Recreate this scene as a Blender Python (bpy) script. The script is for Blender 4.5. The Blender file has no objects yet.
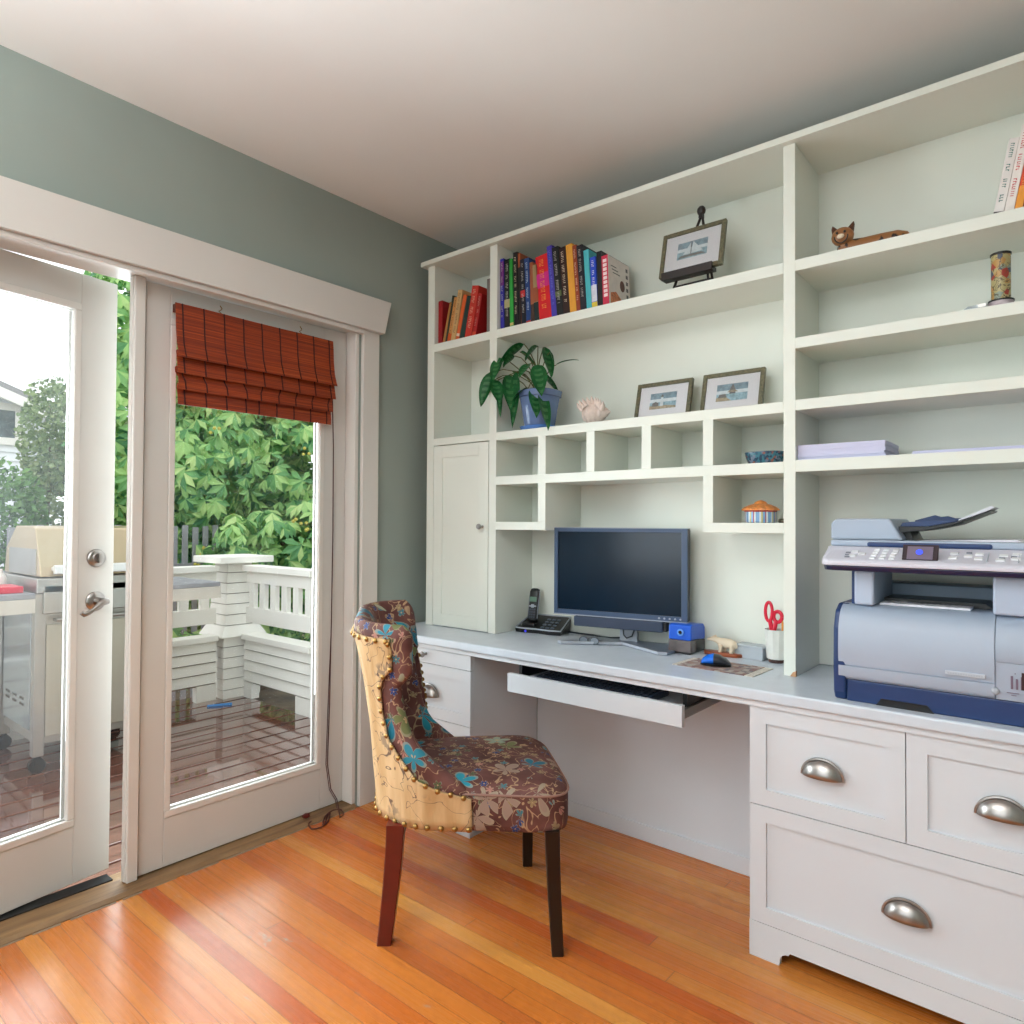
import bpy, bmesh, math, random
from mathutils import Vector, Matrix, noise
SC = bpy.context.scene
COL = SC.collection
PI = math.pi
V = Vector
random.seed(7)

# ------------------------------------------------------------------ helpers
class MB:
    def __init__(s): s.v = []; s.f = []; s.m = []; s.mi = 0
    def add(s, vs, fs):
        b = len(s.v); s.v += [tuple(p) for p in vs]
        for f in fs: s.f.append(tuple(b + i for i in f)); s.m.append(s.mi)
        return b
    def box(s, x0, y0, z0, x1, y1, z1):
        if x0 > x1: x0, x1 = x1, x0
        if y0 > y1: y0, y1 = y1, y0
        if z0 > z1: z0, z1 = z1, z0
        return s.add([(x0,y0,z0),(x1,y0,z0),(x1,y1,z0),(x0,y1,z0),(x0,y0,z1),(x1,y0,z1),(x1,y1,z1),(x0,y1,z1)],
              [(0,3,2,1),(4,5,6,7),(0,1,5,4),(1,2,6,5),(2,3,7,6),(3,0,4,7)])
    def prism(s, poly, axis, lo, hi):
        # poly: 2D points in the two remaining axes (cyclic order x,y,z without axis)
        n = len(poly)
        def P(a, b, c): return {0:(c,a,b), 1:(a,c,b), 2:(a,b,c)}[axis]
        vs = [P(a,b,lo) for a,b in poly] + [P(a,b,hi) for a,b in poly]
        fs = [tuple(range(n))[::-1], tuple(range(n, 2*n))] + [(i,(i+1)%n,n+(i+1)%n,n+i) for i in range(n)]
        return s.add(vs, fs)
    def loft(s, rings, cap0=True, cap1=True, closed=True):
        n = len(rings[0]); b = len(s.v); fs = []
        vs = [p for r in rings for p in r]
        for k in range(len(rings)-1):
            for i in range(n if closed else n-1):
                j = (i+1) % n
                fs.append((k*n+i, k*n+j, (k+1)*n+j, (k+1)*n+i))
        if cap0: fs.append(tuple(range(n))[::-1])
        if cap1: fs.append(tuple((len(rings)-1)*n+i for i in range(n)))
        return s.add(vs, fs)
    def grid(s, fn, nu, nv):
        vs = [fn(i/nu, j/nv) for j in range(nv+1) for i in range(nu+1)]
        fs = [(j*(nu+1)+i, j*(nu+1)+i+1, (j+1)*(nu+1)+i+1, (j+1)*(nu+1)+i) for j in range(nv) for i in range(nu)]
        return s.add(vs, fs)
    def tube(s, pts, r, n=8, caps=True):
        pts = [V(p) for p in pts]; rings = []
        rr = r if isinstance(r, (list, tuple)) else [r]*len(pts)
        t0 = (pts[1]-pts[0]).normalized()
        a = t0.orthogonal().normalized()
        for k, p in enumerate(pts):
            t = (pts[min(k+1,len(pts)-1)] - pts[max(k-1,0)]).normalized()
            a = (a - t*a.dot(t)).normalized(); b = t.cross(a)
            rings.append([p + (a*math.cos(2*PI*i/n) + b*math.sin(2*PI*i/n))*rr[k] for i in range(n)])
        return s.loft(rings, caps, caps)
    def cyl(s, p0, p1, r0, r1=None, n=20): return s.tube([p0, p1], [r0, r0 if r1 is None else r1], n)
    def lathe(s, prof, c, n=28, axis=2, cap0=True, cap1=True):
        rings = []
        for r, h in prof:
            ring = []
            for i in range(n):
                a = 2*PI*i/n; x, y = r*math.cos(a), r*math.sin(a)
                q = {2:(x,y,h), 0:(h,x,y), 1:(y,h,x)}[axis]
                ring.append((c[0]+q[0], c[1]+q[1], c[2]+q[2]))
            rings.append(ring)
        return s.loft(rings, cap0, cap1)
    def ball(s, c, r, n=12, sc=(1,1,1)):
        rings = []
        for k in range(n//2+1):
            t = PI*k/(n//2); q = max(math.sin(t), 1e-3)
            rings.append([(c[0]+r*sc[0]*q*math.cos(2*PI*i/n), c[1]+r*sc[1]*q*math.sin(2*PI*i/n), c[2]-r*sc[2]*math.cos(t)) for i in range(n)])
        return s.loft(rings)
    def xf(s, M, b=0):
        for i in range(b, len(s.v)): s.v[i] = tuple(M @ V(s.v[i]))
        return s

WORLD = {}          # root Empty -> its world location (parts given in world coordinates are shifted by it)
def props(o, label=None, cat=None, group=None, kind=None):
    if label: o['label'] = label
    if cat: o['category'] = cat
    if group: o['group'] = group
    if kind: o['kind'] = kind
    return o
def thing(name, loc, label, cat, group=None, rz=0.0, kind=None):
    o = bpy.data.objects.new(name, None); COL.objects.link(o)
    o.empty_display_size = .05
    o.location = loc; o.rotation_euler = (0, 0, rz)
    WORLD[o] = V(loc)
    return props(o, label, cat, group, kind)
def build(name, mb, mats, parent=None, smooth=False, bevel=0, seg=2, solid=0, sub=0, local=False, angle=40):
    me = bpy.data.meshes.new(name)
    vs = [V(p) for p in mb.v]
    if parent is not None:
        off = V((0,0,0)) if local else WORLD.get(parent, V((0,0,0)))
        loc = V((0,0,0))
    else:
        if local: off = loc = V((0,0,0))
        else:
            xs = [p.x for p in vs]; ys = [p.y for p in vs]; zs = [p.z for p in vs]
            off = V(((min(xs)+max(xs))/2, (min(ys)+max(ys))/2, min(zs))); loc = off.copy()
    me.from_pydata([tuple(p-off) for p in vs], [], mb.f)
    for m in (mats if isinstance(mats, (list, tuple)) else [mats]): me.materials.append(m)
    me.polygons.foreach_set('material_index', mb.m)
    bm = bmesh.new(); bm.from_mesh(me)
    if len(bm.faces) < 30000: bmesh.ops.recalc_face_normals(bm, faces=bm.faces)
    bm.to_mesh(me); bm.free()
    o = bpy.data.objects.new(name, me); COL.objects.link(o)
    if parent is not None: o.parent = parent; WORLD[o] = off
    else: o.location = loc; WORLD[o] = off
    if smooth:
        me.polygons.foreach_set('use_smooth', [True]*len(me.polygons))
        try: me.set_sharp_from_angle(angle=math.radians(angle))
        except Exception: pass
    if solid:
        q = o.modifiers.new('thick', 'SOLIDIFY'); q.thickness = solid; q.offset = 0
    if sub:
        q = o.modifiers.new('sub', 'SUBSURF'); q.levels = q.render_levels = sub
    if bevel:
        q = o.modifiers.new('bevel', 'BEVEL'); q.width = bevel; q.segments = seg; q.limit_method = 'ANGLE'; q.angle_limit = math.radians(35)
    return o
def struct(name, mb, mats, **k):
    return props(build(name, mb, mats, **k), kind='structure')
def bx(*b):
    m = MB()
    for q in b: m.box(*q)
    return m

# ------------------------------------------------------------------ materials
def lin(c):
    if isinstance(c, (int, float)): c = (c, c, c)
    return tuple(((x/255)/12.92 if x/255 <= .04045 else ((x/255+.055)/1.055)**2.4) for x in c) + (1,)
MATS = {}
class N:
    def __init__(s, name):
        s.m = bpy.data.materials.new(name); s.m.use_nodes = True
        s.t = s.m.node_tree; s.n = s.t.nodes; s.b = s.n['Principled BSDF']; s.out = s.n['Material Output']
    def new(s, typ, **k):
        q = s.n.new(typ)
        for a, b in k.items(): setattr(q, a, b)
        return q
    def link(s, a, b): s.t.links.new(a, b)
    def math(s, op, a, b=None, c=None):
        q = s.new('ShaderNodeMath', operation=op)
        for i, x in enumerate((a, b, c)):
            if x is None: continue
            if isinstance(x, (int, float)): q.inputs[i].default_value = x
            else: s.link(x, q.inputs[i])
        return q.outputs[0]
    def co(s, kind='Object', scale=(1,1,1), rot=(0,0,0), loc=(0,0,0)):
        t = s.new('ShaderNodeTexCoord'); mp = s.new('ShaderNodeMapping')
        mp.inputs['Scale'].default_value = scale; mp.inputs['Rotation'].default_value = rot; mp.inputs['Location'].default_value = loc
        s.link(t.outputs[kind], mp.inputs[0]); return mp.outputs[0]
    def noise(s, vec, scale, detail=3, rough=.5, dist=0):
        q = s.new('ShaderNodeTexNoise'); q.inputs['Scale'].default_value = scale; q.inputs['Detail'].default_value = detail
        q.inputs['Roughness'].default_value = rough; q.inputs['Distortion'].default_value = dist
        s.link(vec, q.inputs['Vector']); return q
    def ramp(s, fac, stops, interp='LINEAR'):
        q = s.new('ShaderNodeValToRGB'); cr = q.color_ramp; cr.interpolation = interp
        while len(cr.elements) < len(stops): cr.elements.new(.5)
        for e, (p, c) in zip(cr.elements, stops): e.position = p; e.color = c if len(c) == 4 else tuple(c) + (1,)
        s.link(fac, q.inputs[0]); return q.outputs[0]
    def mix(s, fac, a, b, typ='MIX'):
        q = s.new('ShaderNodeMix', data_type='RGBA', blend_type=typ)
        for i, x in ((0, fac), (6, a), (7, b)):
            if isinstance(x, (int, float)): q.inputs[i].default_value = x
            elif isinstance(x, tuple): q.inputs[i].default_value = x
            else: s.link(x, q.inputs[i])
        return q.outputs[2]
    def bump(s, h, strength=.3, dist=.002):
        q = s.new('ShaderNodeBump'); q.inputs['Strength'].default_value = strength; q.inputs['Distance'].default_value = dist
        s.link(h, q.inputs['Height']); s.link(q.outputs[0], s.b.inputs['Normal'])
    def col(s, c):
        if isinstance(c, tuple): s.b.inputs['Base Color'].default_value = c
        else: s.link(c, s.b.inputs['Base Color'])
    def set(s, rough=.5, metal=0, spec=.5, coat=0):
        s.b.inputs['Roughness'].default_value = rough; s.b.inputs['Metallic'].default_value = metal
        s.b.inputs['Specular IOR Level'].default_value = spec; s.b.inputs['Coat Weight'].default_value = coat
        return s
def P(name, c, rough=.5, metal=0, var=.06, scale=8, bump=0, spec=.5, coat=0, emit=None):
    if name in MATS: return MATS[name]
    n = N(name); n.set(rough, metal, spec, coat)
    base = lin(c)
    nz = n.noise(n.co(), scale, 4)
    d = tuple(max(0, x*(1-var)) for x in base[:3]) + (1,); l = tuple(min(1, x*(1+var)) for x in base[:3]) + (1,)
    n.col(n.ramp(nz.outputs[0], [(.3, d), (.7, l)]))
    if bump: n.bump(n.noise(n.co(), scale*12, 3).outputs[0], bump, .001)
    if emit: n.b.inputs['Emission Color'].default_value = lin(emit); n.b.inputs['Emission Strength'].default_value = 1
    MATS[name] = n.m; return n.m

M_white = P('white_trim_paint', (216, 211, 205), .38, var=.02, scale=3)
M_door = P('white_door_paint', (206, 203, 198), .34, var=.02, scale=3)
M_hutch = P('cream_cabinet_paint', (228, 231, 221), .42, var=.02, scale=3)
M_drawer = P('off_white_drawer_paint', (212, 216, 222), .4, var=.02, scale=3)
M_ceil = P('ceiling_paint', (240, 238, 235), .8, var=.02, scale=2, bump=.05)
M_wall = P('sage_wall_paint', (150, 160, 152), .75, var=.04, scale=2, bump=.06)
M_desk = P('grey_white_laminate', (206, 214, 224), .26, var=.03, scale=20)
M_nickel = P('brushed_nickel', (168, 162, 158), .3, 1, var=.08, scale=30)
M_steel = P('stainless_steel', (178, 174, 170), .36, 1, var=.08, scale=6)
M_black = P('black_plastic', (18, 19, 22), .35)
M_dark = P('charcoal_plastic', (40, 44, 52), .4)
M_navy = P('navy_plastic', (28, 56, 104), .38)
M_lgrey = P('light_grey_plastic', (168, 180, 198), .4, var=.02)
M_mgrey = P('silver_plastic', (170, 176, 186), .35)
M_blue = P('bright_blue_plastic', (32, 92, 205), .3)
M_paper = P('white_paper', (236, 234, 240), .7, var=.02)
M_page = P('book_pages', (214, 196, 164), .8, scale=60, var=.1)
M_brass = P('aged_brass', (168, 132, 78), .35, 1)
M_red = P('red_plastic', (222, 28, 62), .35)
M_rubber = P('black_rubber', (24, 24, 24), .7)
M_soil = P('dark_soil', (52, 38, 28), .9, bump=.5)
M_legr = P('mahogany_leg', (96, 26, 18), .28, var=.2, scale=14)
M_legb = P('black_brown_leg', (24, 14, 12), .3, var=.2)
M_ext = P('white_exterior_paint', (244, 242, 234), .6, var=.02)
M_grey = P('grey_weathered_paint', (150, 150, 154), .7, var=.12, scale=12)

def glass(name, dirt=0.0):
    n = N(name); n.n.remove(n.b)
    tr = n.new('ShaderNodeBsdfTransparent'); gl = n.new('ShaderNodeBsdfGlossy'); gl.inputs['Roughness'].default_value = .02
    fr = n.new('ShaderNodeFresnel'); fr.inputs[0].default_value = 1.35
    mx = n.new('ShaderNodeMixShader'); n.link(fr.outputs[0], mx.inputs[0]); n.link(tr.outputs[0], mx.inputs[1]); n.link(gl.outputs[0], mx.inputs[2])
    last = mx.outputs[0]
    if dirt:
        df = n.new('ShaderNodeBsdfTranslucent'); df.inputs[0].default_value = (.9,.9,.9,1)
        sp = n.noise(n.co(), 420, 2); bl = n.noise(n.co(), 5, 3)
        a = n.math('MULTIPLY', n.ramp(sp.outputs[0], [(.42,(.12,)*3), (.68,(1,1,1))]), n.ramp(bl.outputs[0], [(.3,(.35,)*3), (.7,(1,1,1))]))
        m2 = n.new('ShaderNodeMixShader'); n.link(n.math('MULTIPLY', a, dirt), m2.inputs[0]); n.link(last, m2.inputs[1]); n.link(df.outputs[0], m2.inputs[2]); last = m2.outputs[0]
    n.link(last, n.out.inputs[0]); return n.m
M_glass = glass('clear_glass', .0)
M_glassd = glass('water_spotted_glass', .04)
M_clear = P('clear_plastic', (228, 234, 240), .12)
for nd in [M_clear.node_tree.nodes['Principled BSDF']]:
    nd.inputs['Transmission Weight'].default_value = .55; nd.inputs['IOR'].default_value = 1.15

def floor_mat():
    n = N('fir_floor_boards'); n.set(.3, 0, .5)
    t = n.new('ShaderNodeTexCoord'); sp = n.new('ShaderNodeSeparateXYZ'); n.link(t.outputs['Object'], sp.inputs[0])
    W = .056
    v = n.math('DIVIDE', sp.outputs[1], W); bi = n.math('FLOOR', v); fr = n.math('FRACT', v)
    w1 = n.new('ShaderNodeTexWhiteNoise', noise_dimensions='1D'); n.link(bi, w1.inputs['W'])
    # end joints
    xo = n.math('ADD', n.math('DIVIDE', sp.outputs[0], 2.3), n.math('MULTIPLY', w1.outputs[0], 7.3)); xi = n.math('FLOOR', xo); xf = n.math('FRACT', xo)
    w2 = n.new('ShaderNodeTexWhiteNoise', noise_dimensions='2D'); cb = n.new('ShaderNodeCombineXYZ')
    n.link(bi, cb.inputs[0]); n.link(xi, cb.inputs[1]); n.link(cb.outputs[0], w2.inputs['Vector'])
    base = n.ramp(w2.outputs[0], [(0, lin((186, 84, 32))), (.25, lin((206, 118, 46))), (.5, lin((213, 132, 56))), (.72, lin((196, 104, 38))), (.9, lin((226, 158, 74))), (1, lin((172, 68, 28)))])
    g = n.noise(n.co(scale=(1.6, 60, 1)), 1.6, 5, .6)
    c = n.mix(n.ramp(g.outputs[0], [(.3, (0,0,0)), (.75, (1,1,1))]), base, n.mix(.3, base, lin((156, 80, 34))))
    lg = n.noise(n.co(), 1.3, 3)
    c = n.mix(n.ramp(lg.outputs[0], [(.35, (0,0,0)), (.7, (.35,)*3)]), c, lin((196, 104, 44)))
    # worn pale patches, scratches, nail holes
    wn = n.noise(n.co(scale=(1, 2.0, 1)), 9, 6, .62); wm = n.noise(n.co(), 1.1, 2)
    wear = n.math('MULTIPLY', n.ramp(wn.outputs[0], [(.66, (0,0,0)), (.72, (1,1,1))]), n.ramp(wm.outputs[0], [(.5, (0,0,0)), (.6, (.75,)*3)]))
    c = n.mix(wear, c, lin((186, 172, 158)))
    sc = n.noise(n.co(scale=(3, 26, 1), rot=(0, 0, .25)), 3.2, 4, .6)
    c = n.mix(n.math('MULTIPLY', n.ramp(sc.outputs[0], [(.71, (0,0,0)), (.76, (1,1,1))]), .45), c, lin((216, 196, 172)))
    dk = n.noise(n.co(), 34, 2); c = n.mix(n.ramp(dk.outputs[0], [(.77, (0,0,0)), (.8, (.7,)*3)]), c, lin((92, 52, 30)))
    seam = n.math('MAXIMUM', n.math('GREATER_THAN', fr, .965), n.math('GREATER_THAN', xf, .9985))
    c = n.mix(n.math('MULTIPLY', seam, .62), c, lin((94, 46, 20)))
    n.col(c)
    n.link(n.ramp(g.outputs[0], [(.2, (.2,)*3), (.8, (.34,)*3)]), n.b.inputs['Roughness'])
    n.bump(n.math('MULTIPLY', seam, -1), .35, .001)
    return n.m
M_floor = floor_mat()
def wood(name, dark, light, sc=(1, 18, 18), rough=.5, s=2.2, rnd=0):
    n = N(name); n.set(rough)
    g = n.noise(n.co(scale=sc), s, 6, .62, .4)
    n.col(n.ramp(g.outputs[0], [(.28, lin(dark)), (.72, lin(light))])); n.bump(g.outputs[0], .2, .002); return n.m
M_sill = wood('weathered_sill_wood', (96, 66, 42), (176, 140, 96), (12, 1, 12), .55)
M_deck = wood('wet_deck_boards', (78, 46, 38), (136, 92, 78), (14, 1, 14), .06)
M_deck.node_tree.nodes['Principled BSDF'].inputs['Coat Weight'].default_value = 1
M_easel = P('dark_easel_wood', (34, 24, 22), .4)
M_frame = wood('green_gold_frame', (62, 62, 44), (124, 116, 88), (20, 20, 20), .4, 6)
M_bearw = wood('bear_base_wood', (104, 44, 20), (166, 82, 38), (2, 20, 20), .4)

def bamboo():
    n = N('woven_bamboo'); n.set(.5)
    sp = n.new('ShaderNodeSeparateXYZ'); t = n.new('ShaderNodeTexCoord'); n.link(t.outputs['Object'], sp.inputs[0])
    slat = n.noise(n.co(scale=(120, 1.5, 260)), 1.0, 3, .6)
    c = n.ramp(slat.outputs[0], [(.25, lin((92, 26, 8))), (.5, lin((138, 48, 10))), (.8, lin((190, 86, 26)))])
    n.col(c); n.bump(slat.outputs[0], .5, .002); return n.m
M_bamboo = bamboo()
M_thread = P('dark_thread', (52, 12, 10), .8)

def floral():
    n = N('floral_upholstery'); n.set(.62, 0, .3)
    co = n.co()
    base = n.ramp(n.noise(co, 9, 3).outputs[0], [(.3, lin((74, 40, 36))), (.55, lin((104, 64, 58))), (.75, lin((128, 86, 80)))])
    # pale scrolling vines
    vn = n.noise(co, 13, 2, .5, 1.2); vv = n.math('ABSOLUTE', n.math('SUBTRACT', vn.outputs[0], .5))
    c = n.mix(n.ramp(vv, [(.006, (.7,)*3), (.014, (0,0,0))]), base, lin((196, 164, 126)))
    def flowers(scale, pet, r0, r1, cols, rnd, seed):
        nonlocal c
        mp = n.co(scale=(1,1,1), loc=seed)
        vo = n.new('ShaderNodeTexVoronoi', feature='F1'); vo.inputs['Scale'].default_value = scale; vo.inputs['Randomness'].default_value = rnd
        n.link(mp, vo.inputs['Vector'])
        sb = n.new('ShaderNodeVectorMath', operation='SUBTRACT'); n.link(mp, sb.inputs[0]); n.link(vo.outputs['Position'], sb.inputs[1])
        s2 = n.new('ShaderNodeSeparateXYZ'); n.link(sb.outputs[0], s2.inputs[0])
        sr = n.new('ShaderNodeSeparateColor'); n.link(vo.outputs['Color'], sr.inputs[0])
        yy = n.math('ADD', s2.outputs[1], n.math('MULTIPLY', s2.outputs[2], .9))
        ang = n.math('ADD', n.math('ARCTAN2', yy, n.math('ADD', s2.outputs[0], n.math('MULTIPLY', s2.outputs[2], .4))), n.math('MULTIPLY', sr.outputs[0], 6))
        pe = n.math('ABSOLUTE', n.math('COSINE', n.math('MULTIPLY', ang, pet/2)))
        rad = n.math('ADD', n.math('MULTIPLY', pe, r1), r0)
        rel = n.math('DIVIDE', vo.outputs['Distance'], rad)
        on = n.math('MULTIPLY', n.math('LESS_THAN', rel, 1), n.math('LESS_THAN', sr.outputs[2], .8))
        fc = n.ramp(sr.outputs[1], [(i/len(cols), lin(q)) for i, q in enumerate(cols)], 'CONSTANT')
        fc = n.mix(n.ramp(rel, [(.2, (1,1,1)), (.24, (0,0,0))]), fc, lin((190, 160, 120)))
        fc = n.mix(n.ramp(rel, [(.82, (0,0,0)), (.86, (.6,)*3)]), fc, lin((160, 148, 124)))
        c = n.mix(on, c, fc)
    flowers(26, 6, .12, .26, [(84, 92, 60), (62, 116, 128), (150, 128, 92), (30, 60, 120), (176, 120, 108)], 1.0, (3.1, .4, 1.7))
    flowers(10, 5, .13, .36, [(38, 142, 164), (24, 108, 132), (142, 160, 140), (48, 130, 150), (154, 130, 116), (110, 116, 74)], .9, (0, 0, 0))
    n.col(c)
    n.bump(n.noise(co, 260, 2).outputs[0], .25, .001); return n.m
M_floral = floral()
def linen():
    n = N('tan_embroidered_upholstery'); n.set(.7, 0, .2)
    co = n.co()
    base = n.ramp(n.noise(n.co(scale=(1,1,.2)), 22, 3).outputs[0], [(.3, lin((190, 152, 104))), (.7, lin((220, 188, 144)))])
    vn = n.noise(co, 11, 2, .5, 1.0); vv = n.math('ABSOLUTE', n.math('SUBTRACT', vn.outputs[0], .5))
    c = n.mix(n.ramp(vv, [(.004, (.9,)*3), (.009, (0,0,0))]), base, lin((96, 78, 70)))
    vo = n.new('ShaderNodeTexVoronoi', feature='F1'); vo.inputs['Scale'].default_value = 8; n.link(co, vo.inputs['Vector'])
    sg = n.noise(co, 60, 2)
    m = n.math('MULTIPLY', n.ramp(vo.outputs['Distance'], [(.2, (1,1,1)), (.3, (0,0,0))]), n.ramp(sg.outputs[0], [(.5, (0,0,0)), (.54, (.75,)*3)]))
    c = n.mix(m, c, lin((128, 112, 96)))
    n.col(c)
    n.bump(n.noise(n.co(scale=(1,1,.06)), 46, 2).outputs[0], .55, .008); return n.m
M_linen = linen()

def leafmat(name, cols, trans=.3, scale=6, rough=.45, isl=.0):
    n = N(name); n.set(rough, 0, .3)
    q = n.noise(n.co(), scale, 4, .6); gm = n.new('ShaderNodeNewGeometry')
    c = n.ramp(n.math('ADD', n.math('MULTIPLY', q.outputs[0], 1-isl), n.math('MULTIPLY', gm.outputs['Random Per Island'], isl)), [(.25+.5*i/(len(cols)-1), lin(k)) for i, k in enumerate(cols)])
    n.col(c)
    tl = n.new('ShaderNodeBsdfTranslucent'); n.link(c, tl.inputs[0])
    mx = n.new('ShaderNodeMixShader'); mx.inputs[0].default_value = trans
    n.link(n.b.outputs[0], mx.inputs[1]); n.link(tl.outputs[0], mx.inputs[2]); n.link(mx.outputs[0], n.out.inputs[0]); return n.m
M_chest = leafmat('chestnut_leaves', [(70, 130, 90), (134, 190, 122), (182, 222, 142), (214, 238, 164)], .35, 1.6, isl=.45)
M_hedge = leafmat('hedge_leaves', [(56, 96, 48), (112, 160, 84), (146, 188, 108)], .3, 3, isl=.4)
M_grey_leaf = leafmat('greyish_tree_leaves', [(96, 120, 86), (150, 172, 120), (186, 200, 150)], .3, 3, isl=.4)
M_bark = P('brown_bark', (92, 74, 56), .9, bump=.5)
M_house_leaf = leafmat('dark_house_plant_leaf', [(10, 58, 30), (26, 92, 46), (40, 112, 60)], .12, 30, .3)
M_house_vein = leafmat('pale_leaf_vein', [(54, 108, 62), (72, 126, 78)], .12, 30, .35)
# ------------------------------------------------------------------ camera, view, light
cam = bpy.data.cameras.new('camera'); co = bpy.data.objects.new('camera', cam); COL.objects.link(co)
r_ = V((.770323, .637628, .005693)); u_ = V((.0062876, -.0165236, .9998437)); f_ = V((-.6376226, .7701671, .0167377))
Mx = Matrix.Identity(4)
for i in range(3): Mx[i][0] = r_[i]; Mx[i][1] = u_[i]; Mx[i][2] = -f_[i]
Mx.translation = V((2.4018981, -2.4322443, 1.2242576)); co.matrix_world = Mx
cam.sensor_fit = 'HORIZONTAL'; cam.sensor_width = 36; cam.lens = 680.317*36/1024; cam.clip_start = .02; cam.clip_end = 200
SC.camera = co
vs = SC.view_settings; SC.display_settings.display_device = 'sRGB'
vs.view_transform = 'Standard'; vs.look = 'None'; vs.exposure = 0.0; vs.gamma = 1; vs.use_curve_mapping = False
w = bpy.data.worlds.new('overcast_sky'); SC.world = w; w.use_nodes = True
bg = w.node_tree.nodes['Background']; bg.inputs[0].default_value = (.93, .97, 1, 1); bg.inputs[1].default_value = 1.75
def area(name, loc, d, sx, sy, power, c=(1,1,1), spread=PI):
    l = bpy.data.lights.new(name, 'AREA'); l.shape = 'RECTANGLE'; l.size = sx; l.size_y = sy; l.energy = power; l.color = c; l.spread = spread
    o = bpy.data.objects.new(name, l); COL.objects.link(o); o.location = loc
    o.rotation_euler = V(d).to_track_quat('-Z', 'Z').to_euler(); return o
LP = dict(door=60, strip=34, rear=17, side=2, lamp=400)
area('door_daylight', (-.75, -1.45, 1.2), (1, 0, 0), 1.8, 1.9, LP['door'], (.83, .96, 1))
area('open_door_daylight', (-.42, -2.23, 1.2), (2.1, 1.9, 0), .16, 1.7, LP['strip'], (.82, .95, 1))
area('rear_fill_light', (1.55, -4.36, 1.5), (0, 1, 0), 2.3, 1.5, LP['rear'], (.86, .97, 1))  # fill light at an unseen window added behind the camera
area('side_fill_light', (-.1, -3.45, 1.5), (1, 0, 0), 1.3, 1.4, LP['side'], (.9, .98, 1))  # weak fill light at a second added window, out of view

# unseen uplighter added behind the viewpoint to brighten the ceiling
fl = thing('added_floor_lamp', (1.5, -3.35, 0), 'unseen black uplighter floor lamp added behind the viewpoint to brighten the ceiling', 'floor lamp')
m = MB(); m.lathe([(.14, 0), (.14, .012), (.02, .022), (.012, .03)], (1.5, -3.35, 0), 28); build('base', m, M_black, parent=fl, smooth=True)
m = MB(); m.cyl((1.5, -3.35, .025), (1.5, -3.35, 1.42), .011); build('pole', m, M_black, parent=fl, smooth=True)
m = MB(); m.lathe([(.02, 1.41), (.09, 1.44), (.15, 1.50), (.165, 1.54), (.16, 1.54), (.145, 1.505), (.088, 1.45), (.02, 1.422)], (1.5, -3.35, 0), 32); build('lamp_shade', m, M_white, parent=fl, smooth=True)
lt = bpy.data.lights.new('added_uplighter_bulb', 'SPOT'); lt.energy = LP['lamp']; lt.spot_size = math.radians(150); lt.spot_blend = .6; lt.shadow_soft_size = .06; lt.color = (.9, .96, 1)
lo_ = bpy.data.objects.new('added_uplighter_bulb', lt); COL.objects.link(lo_); lo_.location = (1.5, -3.35, 1.56); lo_.rotation_euler = (PI, 0, 0)

# ------------------------------------------------------------------ room shell
ZC = 2.609
struct('floor', bx((.0165, -4.3, -.06, 3.3, .12, 0)), M_floor)
struct('ceiling', bx((-.14, -4.3, ZC, 3.4, .14, ZC+.1)), M_ceil)
OY0, OY1, OZ = -2.372, -.585, 2.085
struct('wall_left', bx((-.14, OY1, -.06, 0, 2.2, ZC), (-.14, OY0, OZ, 0, OY1, ZC), (-.14, -2.75, -.06, 0, OY0, ZC),
    (-.14, -4.15, -.06, 0, -2.75, .8), (-.14, -4.15, 2.2, 0, -2.75, ZC), (-.14, -4.3, -.06, 0, -4.15, ZC)), M_wall)
struct('wall_back', bx((0, .06, -.06, 3.4, .14, ZC)), M_wall)
struct('wall_right', bx((3.3, -4.3, -.06, 3.4, 0, ZC)), M_wall)
struct('wall_front', bx((0, -4.3, -.06, .4, -4.2, ZC), (2.7, -4.3, -.06, 3.3, -4.2, ZC), (.4, -4.3, -.06, 2.7, -4.2, .75), (.4, -4.3, 2.25, 2.7, -4.2, ZC)), M_wall)
def window(name, x0, x1, z0, z1, axis):
    m = MB(); t = .05
    def b(a0, c0, a1, c1, d0, d1):
        if axis == 1: m.box(a0, d0, c0, a1, d1, c1)
        else: m.box(d0, a0, c0, d1, a1, c1)
    D0, D1 = (-4.27, -4.215) if axis == 1 else (-.09, -.035)
    b(x0, z0, x1, z0+t, D0, D1); b(x0, z1-t, x1, z1, D0, D1); b(x0, z0+t, x0+t, z1-t, D0, D1); b(x1-t, z0+t, x1, z1-t, D0, D1)
    xm = (x0+x1)/2; b(xm-.02, z0+t, xm+.02, z1-t, D0, D1)
    o = struct(name, m, M_white)
    g = MB(); m = g; dm = (D0+D1)/2; b(x0+t, z0+t, x1-t, z1-t, dm-.003, dm+.003)
    build('pane', g, M_glass, parent=o)
window('fill_window_1', .4, 2.7, .75, 2.25, 1)  # unseen window added to carry the rear fill light
window('fill_window_2', -4.15, -2.75, .8, 2.2, 0)  # unseen window added to carry the side fill light

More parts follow.
